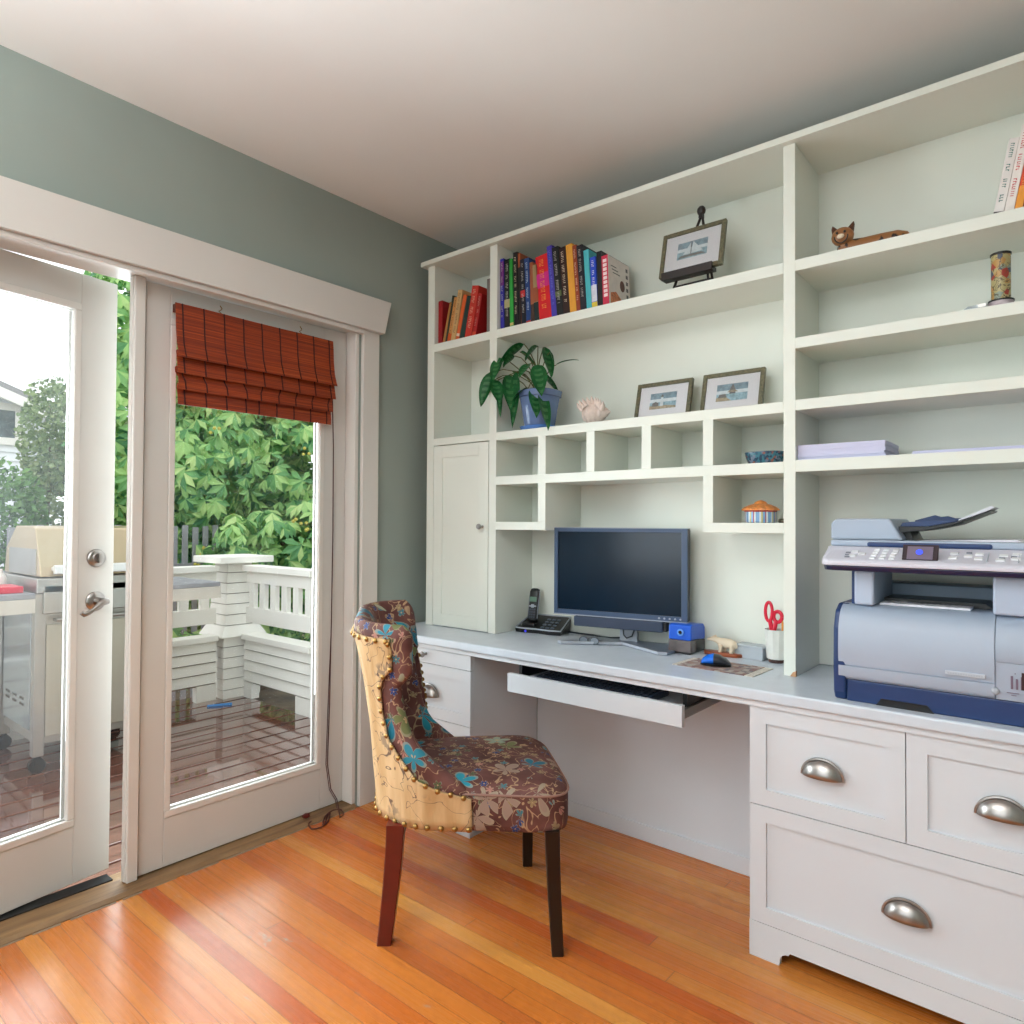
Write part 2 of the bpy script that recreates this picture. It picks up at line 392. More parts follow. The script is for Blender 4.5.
# ------------------------------------------------------------------ french doors in the left wall
hd = MB(); hd.prism([(-.4404, 2.2098), (-.476, 2.063), (-2.47, 2.063), (-2.506, 2.2098)], 0, 0, .045)
struct('trim_1', hd, M_white, bevel=.002)
struct('trim_2', bx((0, -.573, 0, .02, -.487, 2.063)), M_white, bevel=.002)
struct('trim_3', bx((0, -2.47, 0, .02, -2.384, 2.063)), M_white, bevel=.002)
jm = MB()
jm.box(-.14, -.605, .015, .004, OY1, 2.06); jm.box(-.14, OY0, .015, .004, -2.352, 2.06); jm.box(-.14, OY0, 2.06, .004, OY1, OZ)
jm.box(0, -2.384, 2.045, .028, -.573, 2.063)        # bead under the header
jm.box(-.14, -.612, .015, -.104, -.605, 2.06)
struct('trim_4', jm, M_white, bevel=.003)
po = MB(); po.box(-.084, -1.487, .012, -.058, -1.443, 2.06); po.box(-.058, -1.484, .012, -.045, -1.448, 2.06)
struct('trim_5', po, M_white, bevel=.004)
sl = MB(); sl.prism([(-.2, -.05), (-.2, -.012), (-.12, .008), (0, .012), (.0165, .004), (.0165, -.05)], 1, OY0, OY1)
struct('threshold', sl, M_sill, bevel=.002)
struct('weather_strip', bx((-.17, -2.33, .004, -.115, -1.5, .0125)), M_rubber)
wl = MB()
random.seed(3)
y = -2.36
while y < -.6:                                          # ragged gap filled with pale putty
    l = random.uniform(.05, .2); wl.box(.0165, y, -.002, .0165+random.uniform(.004, .011), min(y+l, -.6), .0012); y += l+random.uniform(0, .03)
struct('trim_6', wl, P('pale_filler', (142, 124, 106), .8, var=.2, scale=40))

def door_panel(name, loc, rz, w, z0, z1, gl, label_glass, mg):
    # local frame: x along the width from the free edge, y toward the room, interior face at y = 0
    root = thing(name, loc, None, None, rz=rz, kind='structure')
    a, b, c, d = gl          # glass u0,u1,z0,z1
    t = -.042; e = .024
    m = MB()
    m.box(0, t, z0, a-e, 0, z1); m.box(b+e, t, z0, w, 0, z1); m.box(a-e, t, z0, b+e, 0, c-e); m.box(a-e, t, d+e, b+e, 0, z1)
    build('frame', m, M_door, parent=root, local=True, bevel=.0025)
    m = MB()
    for y0, y1 in ((-.012, .004), (t-.004, t+.012)):
        ym = y0 if y1 > 0 else y1
        m.prism([(a-e, y0), (a, (y0 if y1 > 0 else y1)), (a-.004, (y1 if y1 > 0 else y0)), (a-e, (y1 if y1 > 0 else y0))], 2, c, d)
        m.prism([(b+e, y0), (b, (y0 if y1 > 0 else y1)), (b+.004, (y1 if y1 > 0 else y0)), (b+e, (y1 if y1 > 0 else y0))], 2, c, d)
        m.box(a-e, y0, c-e, b+e, y1, c); m.box(a-e, y0, d, b+e, y1, d+e)
    build('glass_bead', m, M_white, parent=root, local=True, bevel=.003)
    m = MB(); m.box(a-.006, -.024, c-.006, b+.006, -.018, d+.006)
    build('glass_pane', m, mg, parent=root, local=True)
    return root
d1 = door_panel('door_1', (-.06, -.606, 0), -PI/2, .836, .016, 2.055, (.136, .729, .21, 1.92), '', M_glass)
d2 = door_panel('door_2', (-.19, -1.485, 0), math.atan2(-.984, .179), .835, .02, 2.057, (.145, .69, .235, 1.931), '', M_glassd)
# lock and lever on the open leaf
dl = MB(); dl.lathe([(.031, 0), (.031, .006), (.027, .011), (.018, .013), (.016, .017)], (.061, 0, 1.098), 28, 1)
dl.box(.0555, .015, 1.082, .0665, .031, 1.114)
build('deadbolt', dl, M_nickel, parent=d2, local=True, smooth=True, bevel=.001)
lv = MB(); lv.lathe([(.033, 0), (.033, .005), (.028, .010), (.014, .013), (.013, .045)], (.061, 0, .951), 28, 1)
lv.tube([(.047, .047, .952), (.061, .05, .951), (.075, .051, .944), (.09, .05, .931), (.108, .048, .919), (.122, .047, .914), (.130, .045, .921)], [.011, .012, .0085, .0075, .0075, .0085, .007], 12)
build('lever_handle', lv, M_nickel, parent=d2, local=True, smooth=True)
for zz in (.3, 1.05, 1.8):
    m = MB(); m.cyl((.838, .002, zz-.045), (.838, .002, zz+.045), .007, n=12)
    build('hinge', m, M_nickel, parent=d2, local=True, smooth=True)

# ------------------------------------------------------------------ bamboo roman shade on the fixed door
bl = thing('bamboo_shade', (-.05, -1.025, 1.63), 'red-brown woven bamboo roman shade half raised over the glass of the closed door', 'window shade')
YA, YB = -1.357, -.698
prof = [(-.031, 1.995), (-.026, 1.96), (-.022, 1.90), (-.014, 1.85), (.0, 1.812), (.006, 1.8), (-.004, 1.803), (-.014, 1.825), (-.02, 1.822), (-.01, 1.775), (-.003, 1.745), (-.010, 1.748), (-.019, 1.768), (-.026, 1.764), (-.018, 1.72), (-.012, 1.69), (-.018, 1.693), (-.026, 1.71), (-.03, 1.70), (-.024, 1.66), (-.024, 1.637)]
def shade(u, v):
    k = v*(len(prof)-1); i = min(int(k), len(prof)-2); q = k-i
    x = prof[i][0]*(1-q)+prof[i+1][0]*q; z = prof[i][1]*(1-q)+prof[i+1][1]*q
    y = YA+(YB-YA)*u; d = (1.995-z)
    ins = .012*(1 if z < 1.74 else 0)*(d/.36)
    return (x+.002*math.sin(9*u+5*v), y+(ins if u < .5 else -ins), z)
m = MB(); m.grid(shade, 24, 60)
build('woven_panel', m, M_bamboo, parent=bl, solid=.003)
for k in range(9):
    u = .035+.93*k/8; m = MB(); pts = [V(shade(u, v/40))+V((.0028, 0, 0)) for v in range(41)]
    m.tube(pts, .0024, 5); build('warp_thread', m, M_thread, parent=bl)
m = bx((-.055, YA+.002, 1.965, -.033, YB-.002, 1.993)); build('headrail', m, P('headrail_wood', (86, 34, 18), .6), parent=bl)
for yy in (-1.185, -.845):
    m = MB(); m.tube([(-.052, yy, 1.985), (-.038, yy, 1.998), (-.036, yy-.012, 2.004), (-.04, yy, 2.012), (-.05, yy+.008, 2.02), (-.05, yy, 2.03)], .0018, 6)
    build('mounting_hook', m, M_brass, parent=bl)
pts = [(-.018, -.708, 1.80), (-.05, -.676, 1.55), (-.053, -.672, 1.2), (-.053, -.675, .8), (-.053, -.68, .45), (-.05, -.69, .2), (-.045, -.675, .09), (-.03, -.655, .045), (-.012, -.66, .017)]
m = MB(); m.tube(pts, .0022, 6); m.tube([(p[0]+.001, p[1]-.008*(i > 3), p[2]) for i, p in enumerate(pts)], .0018, 6)
lp = [(-.012, -.66, .017)]
for k in range(26):
    a = k*.62; lp.append((.02+.035*math.cos(a)+.001*k, -.70-.004*k+.05*math.sin(a*.8), .0135 if .02+.035*math.cos(a) < .0165 else .006+.002*math.sin(k)))
m.tube(lp, .0028, 6)
build('pull_cord', m, P('cord_brown', (72, 24, 20), .7), parent=bl, smooth=True)
m = MB(); m.lathe([(.004, 0), (.009, .004), (.011, .018), (.006, .03)], (0, 0, 0), 12, 2)
m.xf(Matrix.Translation((-.03, -.79, .0225)) @ Matrix.Rotation(1.5, 4, 'X'))
build('cord_tassel', m, M_legr, parent=bl, smooth=True)

# ------------------------------------------------------------------ upper built-in bookcase
UY, BK = -.2636, -.012
hu = thing('bookcase', (1.42, -.13, .758), 'cream built-in upper bookcase with open shelves and a tall cupboard standing on the desktop', 'bookcase')
ZA, ZAb, ZB, ZBb, ZCt, ZCb = 2.046, 2.01, 1.6094, 1.5745, 1.4215, 1.386
ZL, ZLb = 1.2305, 1.1975
XR = 2.75
def hb(name, *bs, mat=None, bev=.0012): return build(name, bx(*bs), mat or M_hutch, parent=hu, bevel=bev)
hb('back_panel', (.094, BK, .76, XR, .0592, 2.412))
hb('cornice', (.066, -.287, 2.411, XR+.03, .0592, 2.432))
hb('side_panel', (.0934, UY, .7585, .1375, BK, 2.411))
hb('divider', (.4767, UY, .7585, .5175, BK, 2.411)); hb('divider', (1.7032, UY, .7585, 1.7391, BK, 2.411)); hb('side_panel', (XR-.036, UY, .7585, XR, BK, 2.411))
hb('shelf', (.1375, UY, ZAb, .4767, BK, ZA)); hb('shelf', (.5175, UY, ZAb, 1.7032, BK, ZA))
hb('shelf', (.1375, UY, ZBb+.003, .4767, BK, ZB)); hb('shelf', (.5175, UY, ZBb, 1.7032, BK, ZB))
hb('shelf', (.5175, UY, ZCb, 1.7032, BK, ZCt))
hb('shelf', (.5175, UY, ZLb, .7785, BK, ZL)); hb('shelf', (1.4385, UY, ZLb, 1.7032, BK, ZL))
for a, b in ((.7400, .7785), (.9715, 1.008), (1.207, 1.2445), (1.438, 1.4745)): hb('pigeonhole_divider', (a, UY, ZCt, b, BK, ZBb))
hb('pigeonhole_divider', (.7410, UY, ZL, .7785, BK, ZCb)); hb('pigeonhole_divider', (1.4385, UY, ZL, 1.4745, BK, ZCb))
for a, b in ((2.045, 2.0105), (1.8030, 1.7695), (1.6105, 1.578), (1.4243, 1.388)): hb('shelf', (1.7391, UY, b, XR-.036, BK, a))
def shaker(m, x0, x1, z0, z1, yf, t, rail, rec=.007):
    m.box(x0, yf, z0, x0+rail, yf+t, z1); m.box(x1-rail, yf, z0, x1, yf+t, z1)
    m.box(x0+rail, yf, z0, x1-rail, yf+t, z0+rail); m.box(x0+rail, yf, z1-rail, x1-rail, yf+t, z1)
    m.box(x0+rail, yf+rec, z0+rail, x1-rail, yf+t, z1-rail)
m = MB(); shaker(m, .1405, .4735, .7615, 1.5735, UY-.0005, .019, .055, .004)
cd = build('cupboard_door', m, M_hutch, parent=hu, bevel=.001)
def knob(x, y, z, parent, s=1):
    m = MB(); m.lathe([(.0065, 0), (.005, -.008), (.005, -.014), (.0105, -.019), (.0125, -.024), (.011, -.029), (.004, -.031)], (x, y, z), 20, 1)
    return build('knob', m, M_nickel, parent=parent, smooth=True)
knob(.4432, UY-.0005, 1.2098, cd)
m = MB(); m.prism([(1.7225, .7585), (1.7395, .7585), (1.7395, .776), (1.731, .772)], 1, UY-.0006, UY+.012)
build('chipped_corner', m, P('bare_wood', (196, 150, 110), .7), parent=hu); hu.children[-1]['label'] = 'bare chipped wood corner'

# ------------------------------------------------------------------ desk
DY = -.5026
m = MB(); m.box(.024, DY, .7255, XR+.05, .059, .758)
dt = build('worktop', m, M_desk, bevel=.006, seg=3)
props(dt, 'long pale grey worktop running under the bookcase with a rounded front edge', 'worktop')
m = MB(); m.box(.12, DY+.012, .7085, XR+.03, DY+.03, .7255)
build('edge_batten', m, M_drawer, parent=dt)

def cup_pull(x, y, z, parent, a=.05, b=.045, c=.026):
    m = MB()
    def fn(u, v):
        t = PI*u; p = PI/2*v
        return (x-a*math.cos(t), y-c*math.sin(t)*math.sin(p)-.001, z+b*math.sin(t)*math.cos(p)*.98+.0*v)
    m.grid(fn, 22, 8)
    m.tube([(x-a*math.cos(PI*i/22)*1.05, y-.0015, z+b*math.sin(PI*i/22)*1.06) for i in range(23)], .0028, 6)
    return build('cup_pull', m, M_nickel, parent=parent, smooth=True, solid=.002)
CY = -.4828
def cabinet(name, label, x0, x1, drawers, feet=True):
    r = thing(name, ((x0+x1)/2, -.25, 0), label, 'drawer cabinet')
    build('carcass', bx((x0+.001, CY+.02, .045, x1-.001, -.056, .7075)), M_drawer, parent=r)
    p = MB()
    if feet:
        L = [(x0, .0), (x0+.083, 0), (x0+.085, .018), (x0+.091, .03), (x0+.1, .035), (x0+.108, .036), (x0+.1125, .0435)]
        R = [(x1-(q[0]-x0), q[1]) for q in L][::-1]
        p.prism(L+R+[(x1, .0985), (x0, .0985)], 1, CY, CY+.019)
    else: p.box(x0, CY, 0, x1, CY+.019, .0985)
    p.box(x0+.001, CY+.019, 0, x0+.02, -.056, .045); p.box(x1-.02, CY+.019, 0, x1-.001, -.056, .045)
    build('plinth', p, M_drawer, parent=r)
    for (a, b, c, d, flat, kn) in drawers:
        m = MB(); g = .0012
        if flat: m.box(a+g, CY, c+g, b-g, CY+.019, d-g)
        else: shaker(m, a+g, b-g, c+g, d-g, CY, .019, .0455)
        dr = build('drawer', m, M_drawer, parent=r)
        if kn == 'knob': knob((a+b)/2-.02, CY, (c+d)/2+.008, dr)
        else: cup_pull((a+b)/2, CY, (c+d)/2 - kn, dr)
    return r
cabinet('drawer_cabinet', 'narrow off-white drawer cabinet under the left end of the worktop behind the chair', .12, .5835,
   [(.12, .5835, .6456, .7065, True, 'knob'), (.12, .5835, .4269, .6456, False, .022), (.12, .5835, .0992, .4269, False, .02)], False)
cabinet('drawer_cabinet', 'wide off-white drawer cabinet with scalloped feet under the printer', 1.6775, 2.4655,
   [(1.6775, 2.0715, .4294, .7078, False, .021), (2.0715, 2.4655, .4294, .7078, False, .021), (1.6775, 2.4655, .0992, .4294, False, .021)])
# kneehole back panel and skirting, part of the room
struct('wall_back_panel', bx((.585, -.055, 0, 1.6765, .0595, .706), (2.467, -.055, 0, XR, .0595, .706)), M_drawer)
struct('baseboard_back', bx((.585, -.0625, 0, 1.6765, -.055, .0622)), M_drawer, bevel=.0015)
struct('baseboard_left', bx((0, -.484, 0, .014, -.002, .1)), M_white)

# keyboard tray and keyboard
kt = thing('keyboard_tray', (1.12, -.3, .6), 'white pull-out keyboard tray hanging under the middle of the worktop', 'keyboard tray')
build('tray_front', bx((.782, -.497, .604, 1.476, -.477, .671)), M_drawer, parent=kt, bevel=.0015)
build('tray_board', bx((.80, -.477, .632, 1.458, -.13, .648)), M_drawer, parent=kt)
for xa in (.792, 1.452):
    build('drawer_slide', bx((xa, -.44, .648, xa+.014, -.12, .70), (xa-.006, -.30, .69, xa+.02, -.12, .7083)), M_black, parent=kt)
m = bx((1.463, -.477, .628, 1.476, -.16, .655)); build('side_rail', m, P('grey_metal', (150, 146, 140), .4, .6), parent=kt)
kb = thing('keyboard', (1.1, -.36, .648), 'black keyboard lying on the pull-out tray under the worktop', 'keyboard')
m = MB(); m.prism([(-.47, .648), (-.32, .648), (-.32, .672), (-.47, .664)], 0, .87, 1.345); build('keyboard_body', m, P('slate_keyboard', (58, 72, 98), .35), parent=kb, bevel=.003)
m = MB()
for r in range(5):
    for c in range(19):
        y0 = -.455+r*.026; z = .6645+(y0+.47)/.15*.008
        m.box(.885+c*.0238, y0, z, .885+c*.0238+.019, y0+.02, z+.005)
o = build('key_field', m, P('slate_keys', (40, 48, 62), .4), parent=kb); o['kind'] = 'stuff'
# ------------------------------------------------------------------ books
BM = {}
def bookmat(c):
    if c not in BM: BM[c] = P('book_cover_%d_%d_%d' % c, c, .45, var=.08, scale=30)
    return BM[c]
def book(label, x, z, wd, h, lean, c, text=None, d=.2, group=None, y=-.245, band=None, cover_art=False, style=0):
    # x = left foot of the spine, lean in degrees, positive leans to the left
    r = thing('book', (x, y, z), label, 'book', group)
    r.rotation_euler = (0, -math.radians(lean), 0)
    t = .0022; m = MB()
    m.box(0, 0, 0, wd, t+.001, h); m.box(0, t, 0, t, d, h); m.box(wd-t, t, 0, wd, d, h)
    build('cover', m, bookmat(c), parent=r, local=True, bevel=.0012)
    build('pages', bx((t, t+.001, .003, wd-t, d-.004, h-.003)), M_page, parent=r, local=True)
    if band:
        for (a, b, bc) in band:
            build('spine_band', bx((.0004, -.0006, h*a, wd-.0004, .001, h*b)), bookmat(bc), parent=r, local=True)
    if text:
        rnd = random.Random(label); m = MB(); zz = h*.93; w2 = wd*.36
        while zz > h*.18:
            n = rnd.randint(3, 8)
            for k in range(n):
                q = rnd.uniform(.0032, .006)
                if zz-q < h*.16: break
                a = wd*.28
                kind = rnd.randint(0, 3)       # loose strokes, too small to read
                m.box(a, -.0009, zz-q*.3, a+w2, .0003, zz)
                if kind: m.box(a+w2*(.0 if kind == 1 else .7), -.0009, zz-q*.8, a+w2*(.3 if kind == 1 else 1), .0003, zz-q*.3)
                zz -= q+.0016
            zz -= rnd.uniform(.006, .02)
            if m.v: build('spine_word', m, bookmat(text), parent=r, local=True)
            m = MB()
    return r
G1, G2, G3 = 'old books in the top left cubby', 'books on the top middle shelf', 'books at the right end of the top shelf'
z = ZA+.0005
W_, Y_ = (176, 174, 168), (226, 196, 90)
mid = [  # x foot, x top, height, width, colour, text, band, label
 (.5215, .5165, .305, .0205, (44, 38, 150), W_, [(.62, .96, (104, 36, 120))], 'violet-blue book with white lettering, first on the top middle shelf beside the divider'),
 (.543, .541, .296, .030, (16, 18, 26), W_, [(.30, .42, (170, 164, 120))], 'black book with white scrawled figures, between the violet-blue and the bright green book'),
 (.575, .5635, .293, .0195, (40, 160, 60), None, [(.03, .07, (200, 180, 110))], 'slim bright green book between two black books'),
 (.597, .587, .315, .0235, (14, 14, 18), (210, 200, 160), None, 'tall black book with pale lettering, right of the bright green one'),
 (.6225, .614, .306, .0125, (150, 74, 34), None, [(.0, .8, (26, 22, 22))], 'thin tall brown-orange book with a dark lower spine'),
 (.6365, .624, .277, .0245, (20, 22, 36), W_, [(.42, .52, (190, 40, 44))], 'black book with a small red and white round emblem on its spine'),
 (.6625, .6485, .275, .0235, (28, 62, 120), (176, 200, 220), [(.0, .045, (190, 60, 40))], 'navy blue book with light blue capitals on its spine'),
 (.687, .676, .252, .0165, (152, 84, 52), None, [(.0, .3, (60, 40, 34))], 'rust-brown book between the navy book and a mottled beige one'),
 (.7045, .692, .237, .025, (160, 134, 92), None, [(.0, .34, (24, 44, 44)), (.35, .6, (150, 80, 50))], 'short mottled beige book with a dark green foot, left of the thick red book'),
 (.731, .7065, .267, .060, (214, 22, 34), (236, 150, 60), [(.5, .72, (206, 34, 130))], 'thick bright red book with orange and pink lettering'),
 (.7925, .7635, .297, .0255, (66, 58, 168), (104, 110, 210), None, 'tall violet book leaning on the thick red one'),
 (.8185, .788, .285, .031, (16, 18, 20), W_, [(.28, .36, (90, 104, 60))], 'black book with white title, between the violet and the maroon book'),
 (.850, .8245, .275, .031, (46, 18, 16), (216, 200, 176), None, 'maroon-black book with a long cream title down its spine'),
 (.8815, .8575, .278, .030, (222, 158, 52), None, None, 'golden yellow book in the middle of the top shelf row'),
 (.912, .889, .268, .0185, (150, 62, 34), (220, 190, 160), None, 'reddish-brown book right of the golden yellow one'),
 (.931, .908, .262, .027, (20, 20, 34), W_, None, 'black book with a long white capital title, left of the turquoise book'),
 (.959, .9415, .235, .0235, (74, 180, 190), None, None, 'turquoise book with a plain spine'),
 (.983, .971, .20, .0255, (36, 74, 200), (230, 232, 236), [(.0, .12, (214, 190, 60)), (.13, .45, (204, 208, 224))], 'short blue and white book right of the turquoise one'),
 (1.0095, 1.001, .215, .022, (18, 20, 24), None, None, 'black book between the short blue book and the white cookbook'),
]
for xf, xt, h, wd, c, tx, bd, lb in mid:
    book(lb, xf, z+.0, wd, h, math.degrees(math.atan2(xf-xt, h)), c, tx, .2, G2, band=bd)
ck = book('white cookbook with a crimson spine, last on the right of the row, its cover showing', 1.0325, z, .028, .192, 2.6, (222, 212, 206), None, .158, G2, band=[(.0, 1, (196, 34, 70))])
m = MB(); rnd = random.Random(4); zz = .178
while zz > .03: build('spine_letter', bx((.006, -.0012, zz-.012, .022, -.0004, zz)), bookmat((240, 220, 220)), parent=ck, local=True); zz -= .0165
m = MB()
for k in range(3): build('title_line', bx((.0281, .02+.006*k, .155-.012*k, .0287, .06+.012*k, .1585-.012*k)), bookmat((96, 90, 92)), parent=ck, local=True)
for k in range(5): build('cover_letter', bx((.0281, .130, .16-.026*k, .0287, .144, .174-.026*k)), bookmat((96, 90, 92)), parent=ck, local=True)
m = MB()
m = MB(); m.prism([(.01, .004), (.1, .004), (.105, .03), (.05, .062), (.012, .05)], 0, .0281, .0286); build('cover_picture', m, P('cover_food_print', (196, 116, 74), .5, var=.5, scale=120), parent=ck, local=True)
m = MB(); m.prism([(.10+.018*math.cos(a*.5), .095+.022*math.sin(a*.5)) for a in range(13)], 0, .0281, .0286); build('cover_picture', m, bookmat((96, 52, 40)), parent=ck, local=True)

old = [
 (.1385, .1395, .20, .026, (150, 16, 22), None, None, 'dark red book standing upright at the far left of the cubby'),
 (.166, .2135, .188, .0155, (176, 122, 66), None, None, 'tan book leaning, second from the left in the cubby'),
 (.183, .229, .214, .011, (44, 52, 40), None, None, 'thin dark green book leaning between two tan books'),
 (.196, .2425, .204, .021, (198, 138, 74), (96, 70, 44), [(.04, .2, (200, 84, 30))], 'tan-orange book with an orange patch near its foot'),
 (.219, .2665, .232, .028, (202, 162, 108), (120, 92, 60), None, 'largest pale tan book in the cubby, with faded lettering'),
 (.2495, .3005, .205, .0205, (214, 96, 42), None, [(.1, .16, (220, 200, 180))], 'orange book with a small white label near its foot'),
 (.273, .3225, .195, .0285, (30, 56, 52), None, None, 'dark teal cloth book between the orange and the large red book'),
 (.3055, .3525, .232, .040, (196, 52, 40), (220, 170, 140), None, 'large bright red book in the left cubby'),
 (.351, .3905, .188, .0215, (168, 26, 28), (190, 150, 130), [(.0, .12, (210, 70, 40))], 'smaller red book right of the large red one in the cubby'),
]
for xf, xt, h, wd, c, tx, bd, lb in old:
    book(lb, xf+.004, z+.0008, wd, h, math.degrees(math.atan2(xf-xt, h)), c, tx, .17, G1, band=bd)
book('grey book standing upright against the divider in the left cubby', .4425, z, .0325, .237, 0, (122, 114, 108), None, .17, G1)
rb = [(2.239, 2.276, .198, .0225, (226, 220, 216), (70, 120, 112), [(.02, .05, (70, 50, 50))], 'white book with green lettering, first of the leaning books on the top right shelf'),
 (2.2625, 2.304, .225, .0205, (232, 224, 218), (200, 60, 70), None, 'white book with red lettering, second of the leaning books on the top right shelf'),
 (2.284, 2.3255, .225, .017, (210, 70, 30), (230, 150, 60), [(.0, .28, (232, 150, 36))], 'orange-red book with a yellow foot at the right edge of the top right shelf'),
 (2.302, 2.343, .225, .034, (26, 14, 16), None, None, 'black book at the right edge of the top right shelf')]
for xf, xt, h, wd, c, tx, bd, lb in rb:
    book(lb, xf, ZA, wd, h, math.degrees(math.atan2(xf-xt, h)), c, tx, .17, G3, band=bd)

# ------------------------------------------------------------------ framed pictures
M_mat = P('picture_mat_board', (226, 224, 226), .7, var=.01)
M_sky = P('print_sky', (132, 156, 168), .6, var=.25, scale=60); M_sea = P('print_water', (150, 180, 190), .6, var=.3, scale=90)
M_cloud = P('print_cloud', (214, 222, 224), .6, var=.1, scale=60); M_sand = P('print_sand', (176, 160, 132), .6, var=.3, scale=90); M_sail = P('print_grey', (120, 118, 114), .6, var=.2, scale=60)
def picture(label, x, y, z, w, h, tilt, pw, ph, kind, yaw=0):
    # local: x along width from the left, z up, front faces -y
    r = thing('framed_picture', (x, y, z), label, 'framed picture', 'small framed seaside prints')
    r.rotation_euler = (-math.radians(tilt), 0, math.radians(yaw))
    f = .0155; m = MB()
    m.box(0, 0, 0, f, .016, h); m.box(w-f, 0, 0, w, .016, h); m.box(f, 0, 0, w-f, .016, f); m.box(f, 0, h-f, w-f, .016, h)
    build('frame', m, M_frame, parent=r, local=True, bevel=.0025)
    build('mat_board', bx((f-.002, .006, f-.002, w-f+.002, .009, h-f+.002)), M_mat, parent=r, local=True)
    build('back_board', bx((f-.002, .0095, f-.002, w-f+.002, .014, h-f+.002)), M_page, parent=r, local=True)
    cx, cz = w/2, h/2+.004; x0, x1, z0, z1 = cx-pw/2, cx+pw/2, cz-ph/2, cz+ph/2
    m = MB()
    m.mi = 0; m.box(x0, .0052, z0+ph*.62, x1, .0062, z1)
    m.mi = 1; m.box(x0, .0052, z0+ph*.42, x1, .0062, z0+ph*.62)
    m.mi = 2; m.box(x0, .0052, z0, x1, .0062, z0+ph*.42)
    Y = .0044
    def poly(pts, mi): m.mi = mi; m.prism([(x0+pw*a, z0+ph*b) for a, b in pts], 1, Y, .0053)
    if kind == 'lighthouse':
        poly([(0, 0), (1, 0), (1, .12), (.6, .2), (.3, .16), (0, .22)], 3)
        poly([(.4, .15), (.52, .15), (.5, .72), (.42, .72)], 1); poly([(.42, .72), (.5, .72), (.5, .82), (.46, .9), (.42, .82)], 4); poly([(.1, .16), (.34, .16), (.34, .36), (.22, .46), (.1, .36)], 4)
    elif kind == 'boat':
        poly([(.04, .06), (.96, .06), (.8, .2), (.14, .2)], 4); poly([(.2, .24), (.46, .24), (.44, .9)], 1); poly([(.48, .24), (.86, .28), (.52, .96)], 1); poly([(.455, .2), (.475, .2), (.475, .98), (.455, .98)], 4)
    else:
        poly([(0, 0), (.5, 0), (.34, .2), (.1, .26), (0, .2)], 3); poly([(.06, .2), (.34, .2), (.3, .42), (.1, .4)], 4); poly([(.42, .4), (.62, .4), (.6, .7), (.52, .98), (.44, .7)], 4); poly([(.36, .5), (.7, .5), (.6, .62), (.42, .62)], 3)
    build('print', m, [M_sky, M_cloud, M_sea, M_sand, M_sail], parent=r, local=True)
    build('glazing', bx((f-.001, .003, f-.001, w-f+.001, .0038, h-f+.001)), M_glass, parent=r, local=True)
    return r
ZBs = ZB+.0004
picture('left one of two framed prints leaning under the middle shelf, nearer the seashell', 1.093, -.125, ZBs, .228, .162, 14, .108, .064, 'lighthouse')
picture('right one of two framed prints leaning under the middle shelf, nearer the tall divider', 1.361, -.125, ZBs, .224, .164, 14, .112, .064, 'rocks')
e = thing('easel', (1.365, -.14, ZA), 'small dark wooden table easel on the top shelf holding a framed print', 'easel')
m = MB()
def leg(p, q, w=.008): m.tube([p, q], w*.6, 6)
leg((1.374, -.128, 2.342), (1.29, -.2, ZA)); leg((1.374, -.128, 2.342), (1.448, -.2, ZA)); 
build('front_legs', m, M_easel, parent=e)
m = MB(); leg((1.374, -.124, 2.34), (1.372, -.05, ZA)); build('rear_leg', m, M_easel, parent=e)
m = MB(); m.ball((1.3735, -.132, 2.352), .0165, 12, (1, .8, 1.1)); m.box(1.366, -.14, 2.325, 1.381, -.124, 2.345); build('finial', m, M_easel, parent=e, smooth=True)
m = MB(); m.box(1.262, -.222, 2.0975, 1.452, -.184, 2.111); m.box(1.262, -.224, 2.0975, 1.452, -.219, 2.125); build('ledge', m, M_easel, parent=e, bevel=.001)
m = MB(); m.tube([(1.302, -.193, 2.075), (1.436, -.193, 2.075)], .004, 6); build('cross_bar', m, M_easel, parent=e)
picture('framed print of sailing boats held on the dark easel on the top shelf', 1.247, -.2155, 2.1115, .237, .173, 13, .112, .064, 'boat')

# ------------------------------------------------------------------ potted plant
pl = thing('potted_plant', (.70, -.19, ZBs), 'potted plant with long drooping dark green leaves in a pale blue glazed pot', 'potted plant')
M_pot = P('pale_blue_glaze', (104, 126, 168), .15, var=.12, scale=6)
def ring(cx, cy, z, a, b=None, n=32, pw=.75):
    b = b or a
    o = []
    for i in range(n):
        t = 2*PI*i/n; c, s = math.cos(t), math.sin(t)
        o.append((cx+a*math.copysign(abs(c)**pw, c), cy+b*math.copysign(abs(s)**pw, s), z))
    return o
px, py = .692, -.19
m = MB(); m.loft([ring(px, py, z, a) for z, a in ((ZBs+.012, .054), (ZBs+.02, .059), (ZBs+.10, .071), (ZBs+.135, .077), (ZBs+.137, .083), (ZBs+.160, .086), (ZBs+.162, .082), (ZBs+.145, .077), (ZBs+.143, .04))])
build('pot', m, M_pot, parent=pl, smooth=True)
m = MB(); m.loft([ring(px, py, z, a) for z, a in ((ZBs, .066), (ZBs+.004, .072), (ZBs+.014, .077), (ZBs+.016, .072), (ZBs+.010, .06))]); build('saucer', m, P('blue_glaze', (84, 128, 198), .15, var=.1), parent=pl, smooth=True)
m = MB(); m.loft([ring(px, py, ZBs+.144, .076), ring(px, py, ZBs+.149, .04)]); build('soil', m, M_soil, parent=pl)
